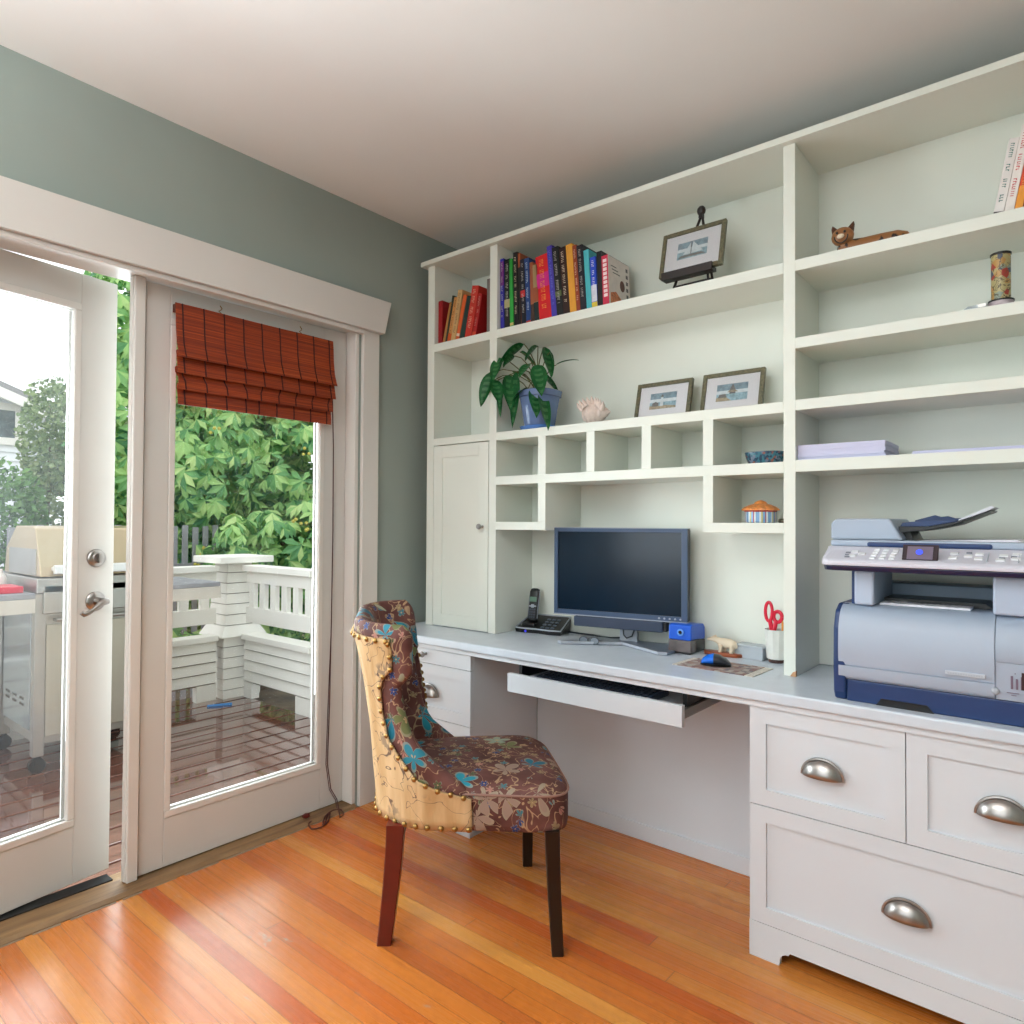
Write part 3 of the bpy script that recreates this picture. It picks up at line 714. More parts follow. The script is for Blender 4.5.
def leaf_blade(m, p0, p1, droop, w, roll, n=12):
    p0, p1 = V(p0), V(p1); d = p1-p0; L = d.length
    side = d.cross(V((0, 0, 1)))
    if side.length < .3*L: side = V((.770, .637, 0))*L
    side.normalize(); up = side.cross(d).normalized()
    q = Matrix.Rotation(roll, 3, d.normalized()); side = q @ side; up = q @ up
    vs = []
    for i in range(n+1):
        t = i/n; c = p0+d*t+V((0, 0, droop*4*t*(1-t)))
        ww = w*(math.sin(PI*min(1, t**.8))**.75)*(1-.15*t)+.0006
        for k in (-1, -.5, 0, .5, 1): vs.append(c+side*ww*k+up*(.22*w*abs(k)-.05*w)*(1 if 0 < i < n else .2))
    b = len(m.v); m.v += [tuple(x) for x in vs]
    for i in range(n):
        for k in range(4):
            m.f.append((b+i*5+k, b+i*5+k+1, b+(i+1)*5+k+1, b+(i+1)*5+k)); m.m.append(1 if (i % 2 == 0 and k in (1, 2) and 0 < i < n-1) else 0)
Yp = -.22
def PX(u, v, y):          # shorthand: place on a depth plane
    d = f_ + r_*((u-512)/680.317) - u_*((v-512)/680.317); c = V((2.4018981, -2.4322443, 1.2242576)); return c + d*((y-c.y)/d.y)
leaves = [ # base -> tip in the photo's frame with a depth each
 (490, 372, -.27, 482, 402, -.30, .016), (515, 356, -.24, 505, 366, -.26, .017), (524, 344, -.22, 503, 362, -.26, .017), (538, 346, -.2, 527, 359, -.22, .019),
 (545, 347, -.19, 550, 374, -.22, .018), (499, 358, -.25, 494, 379, -.3, .017), (494, 380, -.28, 499, 402, -.32, .017), (509, 375, -.26, 510, 406, -.31, .019),
 (516, 372, -.24, 513, 420, -.31, .012), (529, 364, -.22, 521, 376, -.26, .015), (537, 365, -.22, 541, 392, -.27, .020), (534, 388, -.24, 536, 414, -.3, .017),
 (541, 390, -.22, 547, 425, -.29, .016), (528, 389, -.24, 515, 398, -.3, .014), (556, 365, -.18, 576, 361, -.16, .007), (498, 380, -.26, 500, 412, -.28, .008), (550, 352, -.19, 553, 362, -.19, .006),
 (520, 352, -.17, 534, 366, -.14, .016), (540, 372, -.15, 556, 392, -.13, .016), (518, 372, -.15, 508, 384, -.11, .016)]
rnd = random.Random(5); crown = V((px, py, ZBs+.15))
for k, (a, b, y0, c, d, y1, wd) in enumerate(leaves):
    p, q = PX(a, b, y0), PX(c, d, y1); q = p+(q-p)*1.16; m = MB()
    leaf_blade(m, p, q, .008, wd*1.8, rnd.uniform(-.35, .35)); lf = build('leaf', m, [M_house_leaf, M_house_vein], parent=pl, smooth=True, angle=180)
    s0 = crown+V((rnd.uniform(-.03, .03), rnd.uniform(-.03, .03), 0)); mid_ = (s0+p)/2+V((0, 0, .03+.02*rnd.random())); m = MB()
    m.tube([s0, (s0*.6+mid_*.4)+V((0,0,.012)), mid_, (mid_+p)/2+V((0, 0, .01)), p], .0022, 6); build('stalk', m, P('plant_stalk', (96, 92, 48), .5), parent=lf)

# ------------------------------------------------------------------ trinkets on the shelves
m = MB(); rnd = random.Random(9)
for k in range(30):
    t = k/29
m = MB(); n = 26; rings = []
for k in range(22):
    t = k/21; cx = .90+.12*t; rad = .046*math.sin(PI*(.12+.86*t)**.8)*(1+.12*math.sin(k*2.2))
    rings.append([(cx, -.17+rad*.8*math.cos(2*PI*i/n), ZBs+.040+rad*.84*math.sin(2*PI*i/n)*(1+.18*abs(math.sin(2.5*2*PI*i/n+k)))) for i in range(n)])
m.loft(rings)
for k in range(9):
    a = .4+k*.33; c = V((.905+.012*k, -.19-.01*math.sin(k), ZBs+.045+.03*math.sin(a)))
    m.tube([c, c+V((-.012+.003*k, -.012, .012)), c+V((-.016+.004*k, -.018, .026))], [.011, .007, .0015], 8)
m.tube([(.945, -.175, ZBs+.07), (.943, -.18, ZBs+.09), (.94, -.182, ZBs+.108)], [.016, .009, .002], 10)
lo = min(p[2] for p in m.v)
m.xf(Matrix.Translation((.0, 0, ZBs-lo)))
props(build('seashell', m, P('pale_pink_shell', (226, 208, 198), .45, var=.1, scale=40, bump=.4), smooth=True, angle=60), 'spiny pale pink seashell on the shelf between the plant and the framed prints', 'seashell')
zc = ZCt+.0004
m = MB(); cx, cy = 1.612, -.165; rg = []
for z, a, b in ((0, .047, .04), (.004, .052, .044), (.03, .06, .05), (.042, .062, .052)): rg.append(ring(cx, cy, zc+z, a*1.02, b, 28, .8))
rg.append(ring(cx, cy, zc+.042, .057, .047, 28, .8)); rg.append(ring(cx, cy, zc+.008, .047, .038, 28, .8)); m.loft(rg)
nb = N('mosaic_blue_bowl'); nb.set(.25); vo = nb.new('ShaderNodeTexVoronoi'); vo.inputs['Scale'].default_value = 130; nb.link(nb.co(), vo.inputs['Vector'])
sc_ = nb.new('ShaderNodeSeparateColor'); nb.link(vo.outputs['Color'], sc_.inputs[0])
nb.col(nb.ramp(sc_.outputs[0], [(0, lin((40, 62, 84))), (.3, lin((64, 118, 132))), (.55, lin((112, 122, 140))), (.75, lin((52, 84, 104))), (.9, lin((150, 90, 76)))], 'CONSTANT'))
props(build('bowl', m, nb.m, smooth=True), 'small blue mosaic bowl in the upper pigeonhole right of the monitor', 'bowl')
zl = ZL+.0004
hs = thing('trinket_box', (1.597, -.165, zl), 'small painted round box with an orange scalloped roof in the lower pigeonhole', 'trinket box')
m = MB(); rg = [ring(1.597, -.165, zl+z, a, None, 32, 1) for z, a in ((0, .047), (.003, .05), (.04, .05), (.042, .05))]; m.loft(rg)
nb = N('painted_box_stripes'); nb.set(.3); t_ = nb.new('ShaderNodeTexCoord'); s_ = nb.new('ShaderNodeSeparateXYZ'); nb.link(t_.outputs['Object'], s_.inputs[0])
an = nb.math('FRACT', nb.math('MULTIPLY', nb.math('ARCTAN2', s_.outputs[1], s_.outputs[0]), 1.3))
nb.col(nb.ramp(an, [(0, lin((120, 160, 200))), (.3, lin((216, 222, 226))), (.45, lin((206, 190, 110))), (.58, lin((120, 160, 206))), (.78, lin((176, 60, 60))), (.86, lin((226, 226, 220)))], 'CONSTANT'))
build('box_body', m, nb.m, parent=hs, smooth=True)
m = MB(); rg = []
for z, a, sc in ((.040, .05, 0), (.041, .058, .0035), (.046, .057, .003), (.053, .048, .0015), (.060, .034, .001), (.063, .022, 0), (.069, .018, 0), (.074, .008, 0), (.0755, .002, 0)):
    rg.append([(1.597+(a+sc*math.cos(12*2*PI*i/48))*math.cos(2*PI*i/48), -.165+(a+sc*math.cos(12*2*PI*i/48))*math.sin(2*PI*i/48), zl+z) for i in range(48)])
m.loft(rg); build('roof_lid', m, P('orange_glaze', (220, 138, 74), .3, var=.35, scale=90), parent=hs, smooth=True)
m = MB(); m.lathe([(.0505, .036), (.052, .0375), (.052, .0395), (.0505, .041)], (1.597, -.165, zl), 32); build('red_rim', m, P('red_glaze', (186, 52, 44), .3), parent=hs, smooth=True)
m = MB(); m.lathe([(.014, 0), (.017, .004), (.016, .009), (.017, .0105), (.012, .014)], (1.673, -.17, zl), 20); m.mi = 0
props(build('tiny_pot', m, P('dark_olive_lacquer', (70, 62, 34), .3, var=.4, scale=60), smooth=True), 'tiny dark olive lidded pot right of the painted round box', 'pot')
# cat
zk = 2.0454
ct = thing('cat_figurine', (1.93, -.17, zk), 'long carved wooden cat figurine with painted spots lying on the top right shelf', 'cat figurine')
nb = N('spotted_carved_wood'); nb.set(.35); q = nb.noise(nb.co(), 26, 2); nb.col(nb.ramp(q.outputs[0], [(.54, lin((150, 98, 54))), (.58, lin((40, 22, 16)))])); M_cat = nb.m
m = MB(); rg = []
for x, a, b, h in ((1.838, .008, .012, .03), (1.846, .02, .024, .034), (1.87, .023, .027, .031), (1.91, .0215, .025, .028), (1.96, .0215, .025, .028), (2.005, .021, .024, .027), (2.03, .016, .018, .023), (2.04, .004, .005, .018)):
    rg.append([(x, -.17+a*math.cos(2*PI*i/16), zk+h+b*math.sin(2*PI*i/16)) for i in range(16)])
m.loft(rg)
for x in (1.85, 1.86, 1.99): m.tube([(x+.02, -.186, zk+.014), (x-.01, -.19, zk+.006), (x-.03, -.19, zk+.006)], [.008, .007, .005], 8)
m.xf(Matrix.Translation((0, 0, zk-min(p[2] for p in m.v))))
build('body', m, M_cat, parent=ct, smooth=True)
M_catH = P('cat_head_wood', (158, 106, 64), .35, var=.2, scale=40)
m = MB(); m.ball((1.856, -.184, zk+.067), .031, 16, (1.05, .8, .92)); m.tube([(1.86, -.175, zk+.03), (1.857, -.18, zk+.06)], .016, 12)
hd_ = build('head', m, M_catH, parent=ct, smooth=True)
for sx in (-1, 1):
    m = MB(); m.tube([(1.856+sx*.02, -.18, zk+.083), (1.856+sx*.028, -.18, zk+.1), (1.856+sx*.03, -.18, zk+.108)], [.012, .006, .001], 8); build('ear', m, P('cat_ear_wood', (84, 48, 30), .4), parent=hd_, smooth=True)
    m = MB(); m.ball((1.856+sx*.011, -.2075, zk+.073), .0042, 8); build('eye', m, M_black, parent=hd_, smooth=True)
m = MB(); m.ball((1.856, -.2105, zk+.06), .0085, 10, (1.3, .6, .9)); build('muzzle', m, P('cat_muzzle_paint', (226, 206, 180), .4), parent=hd_, smooth=True)
m = MB(); m.tube([(1.856+.019*math.cos(t), -.202-.001, zk+.064+.022*math.sin(t)) for t in [PI+PI*i/12 for i in range(13)]], .0018, 6); build('smile_line', m, M_black, parent=hd_)
# kaleidoscope
zs2 = 1.8034
kl = thing('decorated_tin', (2.25, -.165, zs2), 'tall narrow tin cylinder with a yellow and red printed pattern on a wider base', 'tin')
nb = N('printed_tin_pattern'); nb.set(.35); co_ = nb.co(); vo = nb.new('ShaderNodeTexVoronoi'); vo.inputs['Scale'].default_value = 60; nb.link(co_, vo.inputs['Vector'])
sc_ = nb.new('ShaderNodeSeparateColor'); nb.link(vo.outputs['Color'], sc_.inputs[0])
c1 = nb.ramp(sc_.outputs[0], [(0, lin((178, 164, 116))), (.4, lin((182, 140, 80))), (.6, lin((140, 150, 132))), (.78, lin((160, 62, 50))), (.9, lin((66, 80, 104)))], 'CONSTANT')
vn = nb.noise(co_, 46, 2, .5, 1); vv = nb.math('ABSOLUTE', nb.math('SUBTRACT', vn.outputs[0], .5)); nb.col(nb.mix(nb.ramp(vv, [(.01, (1,1,1)), (.03, (0,0,0))]), c1, lin((92, 80, 58))))
m = MB(); m.lathe([(.0225, .03), (.0225, .158)], (2.25, -.165, zs2), 28); build('tin_body', m, nb.m, parent=kl, smooth=True)
m = MB(); m.lathe([(.028, 0), (.029, .002), (.029, .03), (.0265, .0325), (.022, .0325)], (2.25, -.165, zs2), 28); build('tin_base', m, P('pale_printed_tin', (196, 178, 184), .35, var=.25, scale=50), parent=kl, smooth=True)
m = MB(); m.lathe([(.0225, .157), (.0245, .158), (.0245, .163), (.022, .1645)], (2.25, -.165, zs2), 28); m.lathe([(.0265, .030), (.0302, .0305), (.0302, .0345), (.0235, .035)], (2.25, -.165, zs2), 28); build('dark_rims', m, M_black, parent=kl, smooth=True)
gk = thing('glass_paperweight', (2.185, -.165, zs2), 'small clear glass wedge beside the printed tin', 'glass ornament')
m = MB(); m.prism([(2.15, zs2), (2.218, zs2), (2.22, zs2+.03), (2.178, zs2+.028), (2.155, zs2+.012)], 1, -.19, -.15); build('glass_wedge', m, M_clear, parent=gk, bevel=.002)
m = MB(); m.cyl((2.166, -.192, zs2+.0085), (2.166, -.148, zs2+.0085), .0075); m.cyl((2.212, -.192, zs2+.0085), (2.212, -.148, zs2+.0085), .0075); m.box(2.2, -.191, zs2+.02, 2.219, -.149, zs2+.029); build('metal_feet', m, M_steel, parent=gk, smooth=True)
# paper
z4 = 1.4247; m = MB(); rnd = random.Random(2)
for k in range(11): 
    a = rnd.uniform(-.002, .002); m.box(1.7405, -.246+a, z4+.0042*k, 1.982+a, -.05, z4+.0042*k+.004)
M_ream = P('ream_paper', (206, 206, 232), .7, var=.02)
props(build('paper_stack', m, M_ream), 'thick stack of white paper at the left end of the shelf above the printer', 'paper stack')
m = MB()
for k in range(3): m.box(2.05+.001*k, -.25+.002*k, z4+.003*k, 2.46, -.04, z4+.003*k+.0027)
props(build('paper_stack', m, M_ream), 'thin pile of white sheets right of the thick stack on the same shelf', 'paper stack')
# ------------------------------------------------------------------ things on the desk
ZD = .758
# monitor, turned 11 degrees
mo = thing('computer_monitor', (1.06, -.14, ZD), 'black widescreen computer monitor with silver edge, switched off, in the middle of the desk', 'monitor', rz=math.radians(11))
z0, z1, xa, xb = .865-ZD, 1.207-ZD, -.288, .25
build('housing', bx((xa, .001, z0, xb, .038, z1), (xa+.08, .036, z0+.05, xb-.08, .06, z1-.05)), M_dark, parent=mo, local=True, bevel=.004)
m = MB(); b = .0165
for q in ((xa, xa+b, z0, z1), (xb-b-.006, xb, z0, z1)): m.box(q[0], -.009, q[2], q[1], .001, q[3])
m.box(xa+b, -.009, z0, xb-b-.006, .001, z0+.018); m.box(xa+b, -.009, z1-.014, xb-b-.006, .001, z1)
build('bezel', m, P('blue_grey_bezel', (66, 84, 112), .3), parent=mo, local=True, bevel=.0015)
m = MB(); m.box(xa-.0015, -.0095, z0-.004, xb+.0015, .03, z0-.0002); m.box(xa-.0015, -.006, z1+.0002, xb+.0015, .03, z1+.003); build('silver_edge', m, M_mgrey, parent=mo, local=True, bevel=.001)
build('screen', bx((xa+b, -.003, z0+.018, xb-b-.006, .0008, z1-.014)), P('dark_screen', (16, 34, 50), .16, var=.15, scale=5), parent=mo, local=True)
for k in range(5):
    m = MB(); m.cyl((xb-.105+.02*k, -.0115, z0+.009), (xb-.105+.02*k, -.0085, z0+.009), .0038, n=12); build('button', m, M_mgrey, parent=mo, local=True, smooth=True)
m = MB(); m.box(-.196, -.022, z0-.043, .162, .02, z0-.0045); build('sound_bar', m, P('slate_speaker_cloth', (46, 58, 80), .6, bump=.3), parent=mo, local=True, bevel=.004)
build('sound_bar_end', bx((.1625, -.018, z0-.04, .176, .018, z0-.008)), M_black, parent=mo, local=True, bevel=.002)
m = MB(); m.prism([(-.03, .008), (.042, .008), (.04, .2), (-.028, .2)], 1, .048, .068)
for i in range(len(m.v)): pass
build('stand_column', m, M_mgrey, parent=mo, local=True, bevel=.003)
m = MB(); m.prism([(-.235, -.085), (-.215, -.098), (.0, .0), (.175, -.125), (.205, -.12), (.225, -.02), (.16, .075), (-.14, .085)], 2, .0005, .010)
build('stand_base', m, P('dark_silver_base', (112, 124, 142), .3, .3), parent=mo, local=True, bevel=.002)
m = MB(); m.prism([(-.235, -.0855), (-.214, -.101), (.0, -.004), (.175, -.129), (.207, -.123), (.2, -.116), (.175, -.119), (.0, .006), (-.212, -.09)], 2, .003, .0125); build('base_trim', m, M_mgrey, parent=mo, local=True)
m = MB(); m.tube([(-.012, .04, .055), (-.008, .034, .035), (.005, .03, .024), (.025, .034, .032), (.032, .04, .055)], .003, 8); build('cable_loop', m, M_dark, parent=mo, local=True, smooth=True)
m = MB(); m.tube([(.86, -.03, ZD+.004), (.93, -.06, ZD+.004), (1.0, -.05, ZD+.012), (1.045, -.072, ZD+.05)], .0035, 8); m.tube([(.72, -.03, ZD+.004), (.86, -.03, ZD+.004)], .0035, 8)
props(build('power_cable', m, M_dark, smooth=True), 'thin dark cable running along the desk behind the monitor stand', 'cable')
# folded spectacles
eg = thing('eyeglasses', (.95, -.2, ZD), 'small grey spectacles lying in front of the monitor stand', 'eyeglasses', rz=.25)
m = MB()
for x in (-.022, .022): m.tube([(x+.017*math.cos(2*PI*i/18), -.012, .016+.0135*math.sin(2*PI*i/18)) for i in range(19)], .0016, 6)
m.tube([(-.006, -.012, .02), (0, -.013, .023), (.006, -.012, .02)], .0014, 6); build('rims', m, M_dark, parent=eg, local=True, smooth=True)
for x in (-.022, .022):
    m = MB(); m.cyl((x, -.0125, .016), (x, -.0115, .016), .0155); build('lens', m, P('smoky_lens', (120, 130, 140), .08), parent=eg, local=True)
    m = MB(); m.tube([(x*1.75, -.012, .018), (x*1.75, .05, .006), (x*1.6, .075, .0025)], .0016, 6); build('temple', m, M_dark, parent=eg, local=True)
# telephone base + cordless handset
tb = thing('telephone', (.638, -.085, ZD), 'black cordless telephone base with silver rim and keypad beside the cupboard', 'telephone', rz=math.radians(8))
def tz(x, y): return .018+.055*max(0, (y+.05))/.125
m = MB(); P4 = [(-.108, -.05), (-.06, -.06), (.0, -.053), (.06, -.062), (.108, -.052), (.10, .055), (-.09, .055)]
m.loft([[(x, y, .0) for x, y in P4], [(x*1.04, y*1.03, tz(x, y)*.8) for x, y in P4], [(x, y, tz(x, y)) for x, y in P4]]); build('base_body', m, M_black, parent=tb, local=True, bevel=.002)
m = MB(); m.tube([(x*1.02, y*1.02, tz(x, y)+.001) for x, y in P4+P4[:1]], .0032, 8); build('silver_rim', m, M_mgrey, parent=tb, local=True, smooth=True)
for r in range(4):
    for c in range(3):
        x, y = .015+.024*c, -.035+.02*r; build('key', bx((x-.008, y-.006, tz(x, y)-.002, x+.008, y+.006, tz(x, y)+.004)), P('key_grey', (84, 94, 108), .4), parent=tb, local=True, bevel=.001)
m = MB(); m.box(-.088, -.035, .012, -.028, .025, .04); build('charging_cradle', m, M_black, parent=tb, local=True, bevel=.006)
m = MB(); m.ball((-.055, -.058, .008), .006, 10); build('indicator_light', m, P('blue_indicator', (60, 60, 230), .3, emit=(40, 40, 200)), parent=tb, local=True, smooth=True)
ph = thing('telephone_handset', (.582, -.09, ZD+.043), 'black cordless telephone handset standing upright in its base', 'telephone')
ph.rotation_euler = (math.radians(-12), 0, math.radians(12))
m = MB(); rg = []
for z, a, b in ((0, .018, .01), (.006, .0225, .013), (.05, .0215, .014), (.09, .0225, .013), (.125, .023, .0125), (.138, .019, .010), (.142, .011, .006)): rg.append(ring(0, 0, z, a, b, 24, .6))
m.loft(rg); build('handset_body', m, M_black, parent=ph, local=True, smooth=True)
m = MB(); m.box(-.0155, -.0155, .082, .0155, -.011, .103); build('display', m, P('green_display', (96, 132, 112), .3), parent=ph, local=True, bevel=.001)
for r in range(4):
    for c in range(3): build('key', bx((-.0145+.0105*c, -.0155, .012+.011*r, -.0065+.0105*c, -.0125, .0195+.011*r)), P('key_dark', (62, 68, 82), .4), parent=ph, local=True)
m = MB(); m.box(-.017, -.0158, .06, .017, -.012, .066); m.box(-.007, -.0162, .056, .007, -.012, .071); build('navigation_bar', m, M_mgrey, parent=ph, local=True, bevel=.001)
for s in (-1, 1):
    m = MB(); m.tube([(s*.0222, -.004, .012), (s*.0215, -.005, .05), (s*.0228, -.004, .1), (s*.0215, -.003, .13)], .0022, 6); build('side_trim', m, M_mgrey, parent=ph, local=True, smooth=True)
# pencil sharpener
sh = thing('pencil_sharpener', (1.3, -.09, ZD), 'bright blue electric pencil sharpener with a clear grey shavings drawer, right of the monitor', 'pencil sharpener', rz=math.radians(2))
m = MB(); m.prism([(-.065, .05), (-.062, .103), (-.05, .107), (.055, .1), (.066, .088), (.068, .042), (-.02, .05)], 0, -.043, .043); build('shell', m, M_blue, parent=sh, local=True, bevel=.005, seg=3)
m = MB(); m.prism([(-.018, .006), (-.018, .05), (.068, .042), (.068, .006)], 0, -.042, .042); m.box(-.04, -.062, .0005, .04, .066, .0065); build('motor_housing', m, M_black, parent=sh, local=True, bevel=.002)
m = MB(); m.box(-.043, -.066, .007, .043, -.019, .0495); build('shavings_drawer', m, P('smoky_clear_plastic', (104, 96, 96), .12, var=.35, scale=14), parent=sh, local=True, bevel=.003)
m = MB(); m.lathe([(.0125, 0), (.013, -.003), (.007, -.004), (.006, .002)], (.004, -.0655, .078), 20, 1); build('pencil_hole', m, P('light_blue_ring', (96, 150, 226), .25), parent=sh, local=True, smooth=True)
m = MB(); m.cyl((.004, -.0675, .078), (.004, -.066, .078), .006, n=14); build('hole_core', m, M_black, parent=sh, local=True)
# rug mouse mat
nb = N('woven_rug_mat'); nb.set(.85); co_ = nb.co(scale=(60, 60, 1)); ck_ = nb.new('ShaderNodeTexVoronoi'); ck_.inputs['Scale'].default_value = 1; ck_.inputs['Randomness'].default_value = .3; nb.link(co_, ck_.inputs['Vector'])
sc_ = nb.new('ShaderNodeSeparateColor'); nb.link(ck_.outputs['Color'], sc_.inputs[0])
nb.col(nb.ramp(sc_.outputs[0], [(0, lin((156, 138, 132))), (.3, lin((138, 108, 106))), (.5, lin((176, 166, 156))), (.7, lin((126, 116, 122))), (.85, lin((158, 126, 116)))], 'CONSTANT'))
mm = thing('mouse_mat', (1.505, -.27, ZD), 'small woven oriental rug used as a mouse mat on the right of the desk', 'mouse mat')
m = MB(); Q4 = [(1.385, -.343), (1.612, -.352), (1.62, -.192), (1.392, -.192)]; m.prism(Q4, 2, ZD+.0003, ZD+.0028); build('rug', m, nb.m, parent=mm)
m = MB(); m.prism([(1.613, -.3525), (1.64, -.354), (1.648, -.192), (1.621, -.1915)], 2, ZD+.0003, ZD+.0022); build('fringe', m, P('cream_fringe', (206, 200, 190), .9, var=.25, scale=200), parent=mm); m = MB(); m.prism([(1.366, -.342), (1.384, -.343), (1.391, -.192), (1.374, -.191)], 2, ZD+.0003, ZD+.0022); build('fringe', m, P('cream_fringe', (206, 200, 190), .9, var=.25, scale=200), parent=mm)
mu = thing('computer_mouse', (1.487, -.275, ZD+.0028), 'bright blue and black wireless mouse on the woven mat', 'computer mouse', rz=math.radians(18))
def mring(x, a, h): return [(x, a*math.cos(2*PI*i/20), max(0.0, .0005+h*(.5+.5*math.sin(2*PI*i/20))**.8)) for i in range(20)]
m = MB(); m.loft([mring(*q) for q in ((-.044, .012, .014), (-.040, .022, .022), (-.024, .028, .034), (-.004, .030, .0385))]); build('blue_cover', m, P('vivid_blue_plastic', (24, 110, 225), .25), parent=mu, local=True, smooth=True)
m = MB(); m.loft([mring(*q) for q in ((-.0039, .030, .0385), (.016, .030, .035), (.034, .027, .026), (.046, .018, .014), (.05, .008, .008))]); build('black_shell', m, M_dark, parent=mu, local=True, smooth=True)
m = MB(); m.loft([mring(*q) for q in ((-.0455, .016, .008), (-.03, .03, .011), (.0, .0315, .011), (.03, .029, .010), (.05, .014, .007))]); build('mouse_skirt', m, M_black, parent=mu, local=True, smooth=True)
# bear
be = thing('bear_figurine', (1.435, -.08, ZD), 'small cream polar bear figurine on a reddish wooden base', 'bear figurine')
m = MB(); m.prism([(1.358, -.075), (1.372, -.098), (1.43, -.106), (1.49, -.1), (1.507, -.08), (1.49, -.062), (1.42, -.056), (1.37, -.06)], 2, ZD+.0003, ZD+.0135); build('wooden_base', m, M_bearw, parent=be, bevel=.004)
M_bear = P('cream_carving', (226, 208, 182), .35, var=.06)
m = MB(); rg = []; zb = ZD+.0135
for x, a, b, h in ((1.376, .004, .0035, .040), (1.384, .0065, .006, .041), (1.396, .0095, .009, .043), (1.41, .0105, .0115, .041), (1.425, .0145, .015, .034), (1.445, .0165, .0175, .032), (1.465, .0165, .0175, .031), (1.478, .0135, .014, .028), (1.487, .005, .006, .025)):
    rg.append([(x, -.082+a*math.cos(2*PI*i/16), zb+h+b*math.sin(2*PI*i/16)) for i in range(16)])
m.loft(rg)
for x, y in ((1.428, -.0925), (1.434, -.0715), (1.468, -.0925), (1.474, -.0715)): m.tube([(x, y, zb+.028), (x+.002, y, zb+.014), (x, y, zb+.002), (x-.004, y, zb)], [.0095, .0075, .0065, .006], 10)
for y in (-.0885, -.0755): m.ball((1.404, y, zb+.054), .0035, 8)
bb = build('bear_body', m, M_bear, parent=be, smooth=True, angle=80)
# clip box
bxn = thing('plastic_box', (1.528, -.055, ZD), 'small clear lidded plastic box with a blue clip inside, in front of the back panel', 'plastic box', rz=math.radians(-4))
m = MB(); t = .002
m.box(-.05, -.03, .0005, .05, .03, .003); m.box(-.05, -.03, .003, .05, -.028, .04); m.box(-.05, .028, .003, .05, .03, .04); m.box(-.05, -.028, .003, -.048, .028, .04); m.box(.048, -.028, .003, .05, .028, .04); build('box_wall', m, M_clear, parent=bxn, local=True)
m = MB(); m.box(-.052, -.032, .0402, .052, .032, .048); build('lid', m, M_clear, parent=bxn, local=True, bevel=.002)
pc = thing('binder_clip', (1.558, -.068, ZD+.0031), 'small blue curved clip inside the clear plastic box', 'clip', rz=.2)
m = MB(); m.tube([(.014*math.cos(t), 0, .017+.014*math.sin(t)) for t in [PI*.9+PI*1.3*i/14 for i in range(15)]], .0026, 8); build('clip_wire', m, M_blue, parent=pc, local=True, smooth=True)
rnd = random.Random(3)
for k in range(6):
    x, y = 1.495+.012*k, -.06+.02*rnd.random(); a = rnd.uniform(0, 3); m = MB()
    m.tube([(x+.008*math.cos(a), y+.008*math.sin(a), ZD+.0045), (x, y, ZD+.006), (x-.008*math.cos(a), y-.008*math.sin(a), ZD+.0045)], .0012, 6)
    props(build('paper_clip', m, M_steel), 'tiny silver paper clip lying in the clear plastic box', 'paper clip', 'paper clips in the clear box')
# stone cup with scissors
cu = thing('pencil_cup', (1.615, -.075, ZD), 'pale stone cup on a dark foot holding scissors, against the tall divider', 'cup')
M_marb = P('pale_stone', (222, 222, 216), .4, var=.08, scale=26)
m = MB(); m.lathe([(.028, .012), (.032, .014), (.036, .06), (.039, .105), (.040, .112), (.036, .112), (.033, .06), (.029, .02), (.004, .018)], (1.618, -.072, ZD), 12); build('cup_body', m, M_marb, parent=cu)
m = MB(); m.lathe([(.0245, .0003), (.026, .002), (.026, .0122)], (1.618, -.072, ZD), 24); build('cup_foot', m, P('dark_brown_base', (62, 36, 32), .4), parent=cu, smooth=True)
sc = thing('scissors', (1.606, -.075, ZD+.02), 'pair of pink-red handled scissors standing in the stone cup', 'scissors')
m = MB(); zt = ZD+.118
m.tube([(1.594+.0115*math.cos(2*PI*i/24), -.078, zt+.052+.032*math.sin(2*PI*i/24)) for i in range(25)], .0055, 8); m.tube([(1.597, -.077, zt+.024), (1.604, -.076, zt-.015)], .0075, 8); build('handle', m, M_red, parent=sc, smooth=True)
m = MB(); m.tube([(1.622+.014*math.cos(2*PI*i/24), -.072, zt+.036+.018*math.sin(2*PI*i/24)) for i in range(25)], .0065, 8); m.tube([(1.617, -.073, zt+.022), (1.609, -.075, zt-.015)], .0075, 8); build('handle', m, M_red, parent=sc, smooth=True)
m = MB(); m.prism([(1.6, zt-.012), (1.612, zt-.012), (1.608, ZD+.026), (1.603, ZD+.026)], 1, -.0785, -.0735); build('blades', m, M_steel, parent=sc)
m = MB(); m.cyl((1.637, -.074, ZD+.021), (1.6385, -.074, ZD+.135), .0038, n=6); m.cyl((1.6385, -.074, ZD+.135), (1.6387, -.074, ZD+.146), .0038, .0008, 6)
props(build('pencil', m, P('orange_pencil', (226, 150, 60), .4)), 'short orange pencil in the stone cup beside the scissors', 'pencil')

# ------------------------------------------------------------------ printer
pr = thing('printer', (2.17, -.27, ZD), 'large grey and navy office printer with scanner lid, at the right end of the desk', 'printer')
X0, X1, YF, YB_ = 1.9, 2.44, -.462, -.07
m = MB(); m.box(X0+.03, YF+.004, ZD+.0003, X1, YB_, .815); build('paper_tray', m, M_navy, parent=pr, bevel=.003)
m = MB(); m.prism([(2.0, ZD+.0002), (2.13, ZD+.0002), (2.115, .776), (2.012, .776)], 1, YF+.001, YF+.02); build('tray_grip', m, M_black, parent=pr)
# sides: navy left cheek
m = MB(); m.prism([(YF+.01, ZD+.0004), (YB_, ZD+.0004), (YB_, 1.012), (YF+.05, 1.012), (YF+.016, .995), (YF-.002, .95), (YF-.006, .86), (YF-.002, .78)], 0, X0-.002, X0+.0295); build('side_panel', m, M_navy, parent=pr, bevel=.006, seg=3)
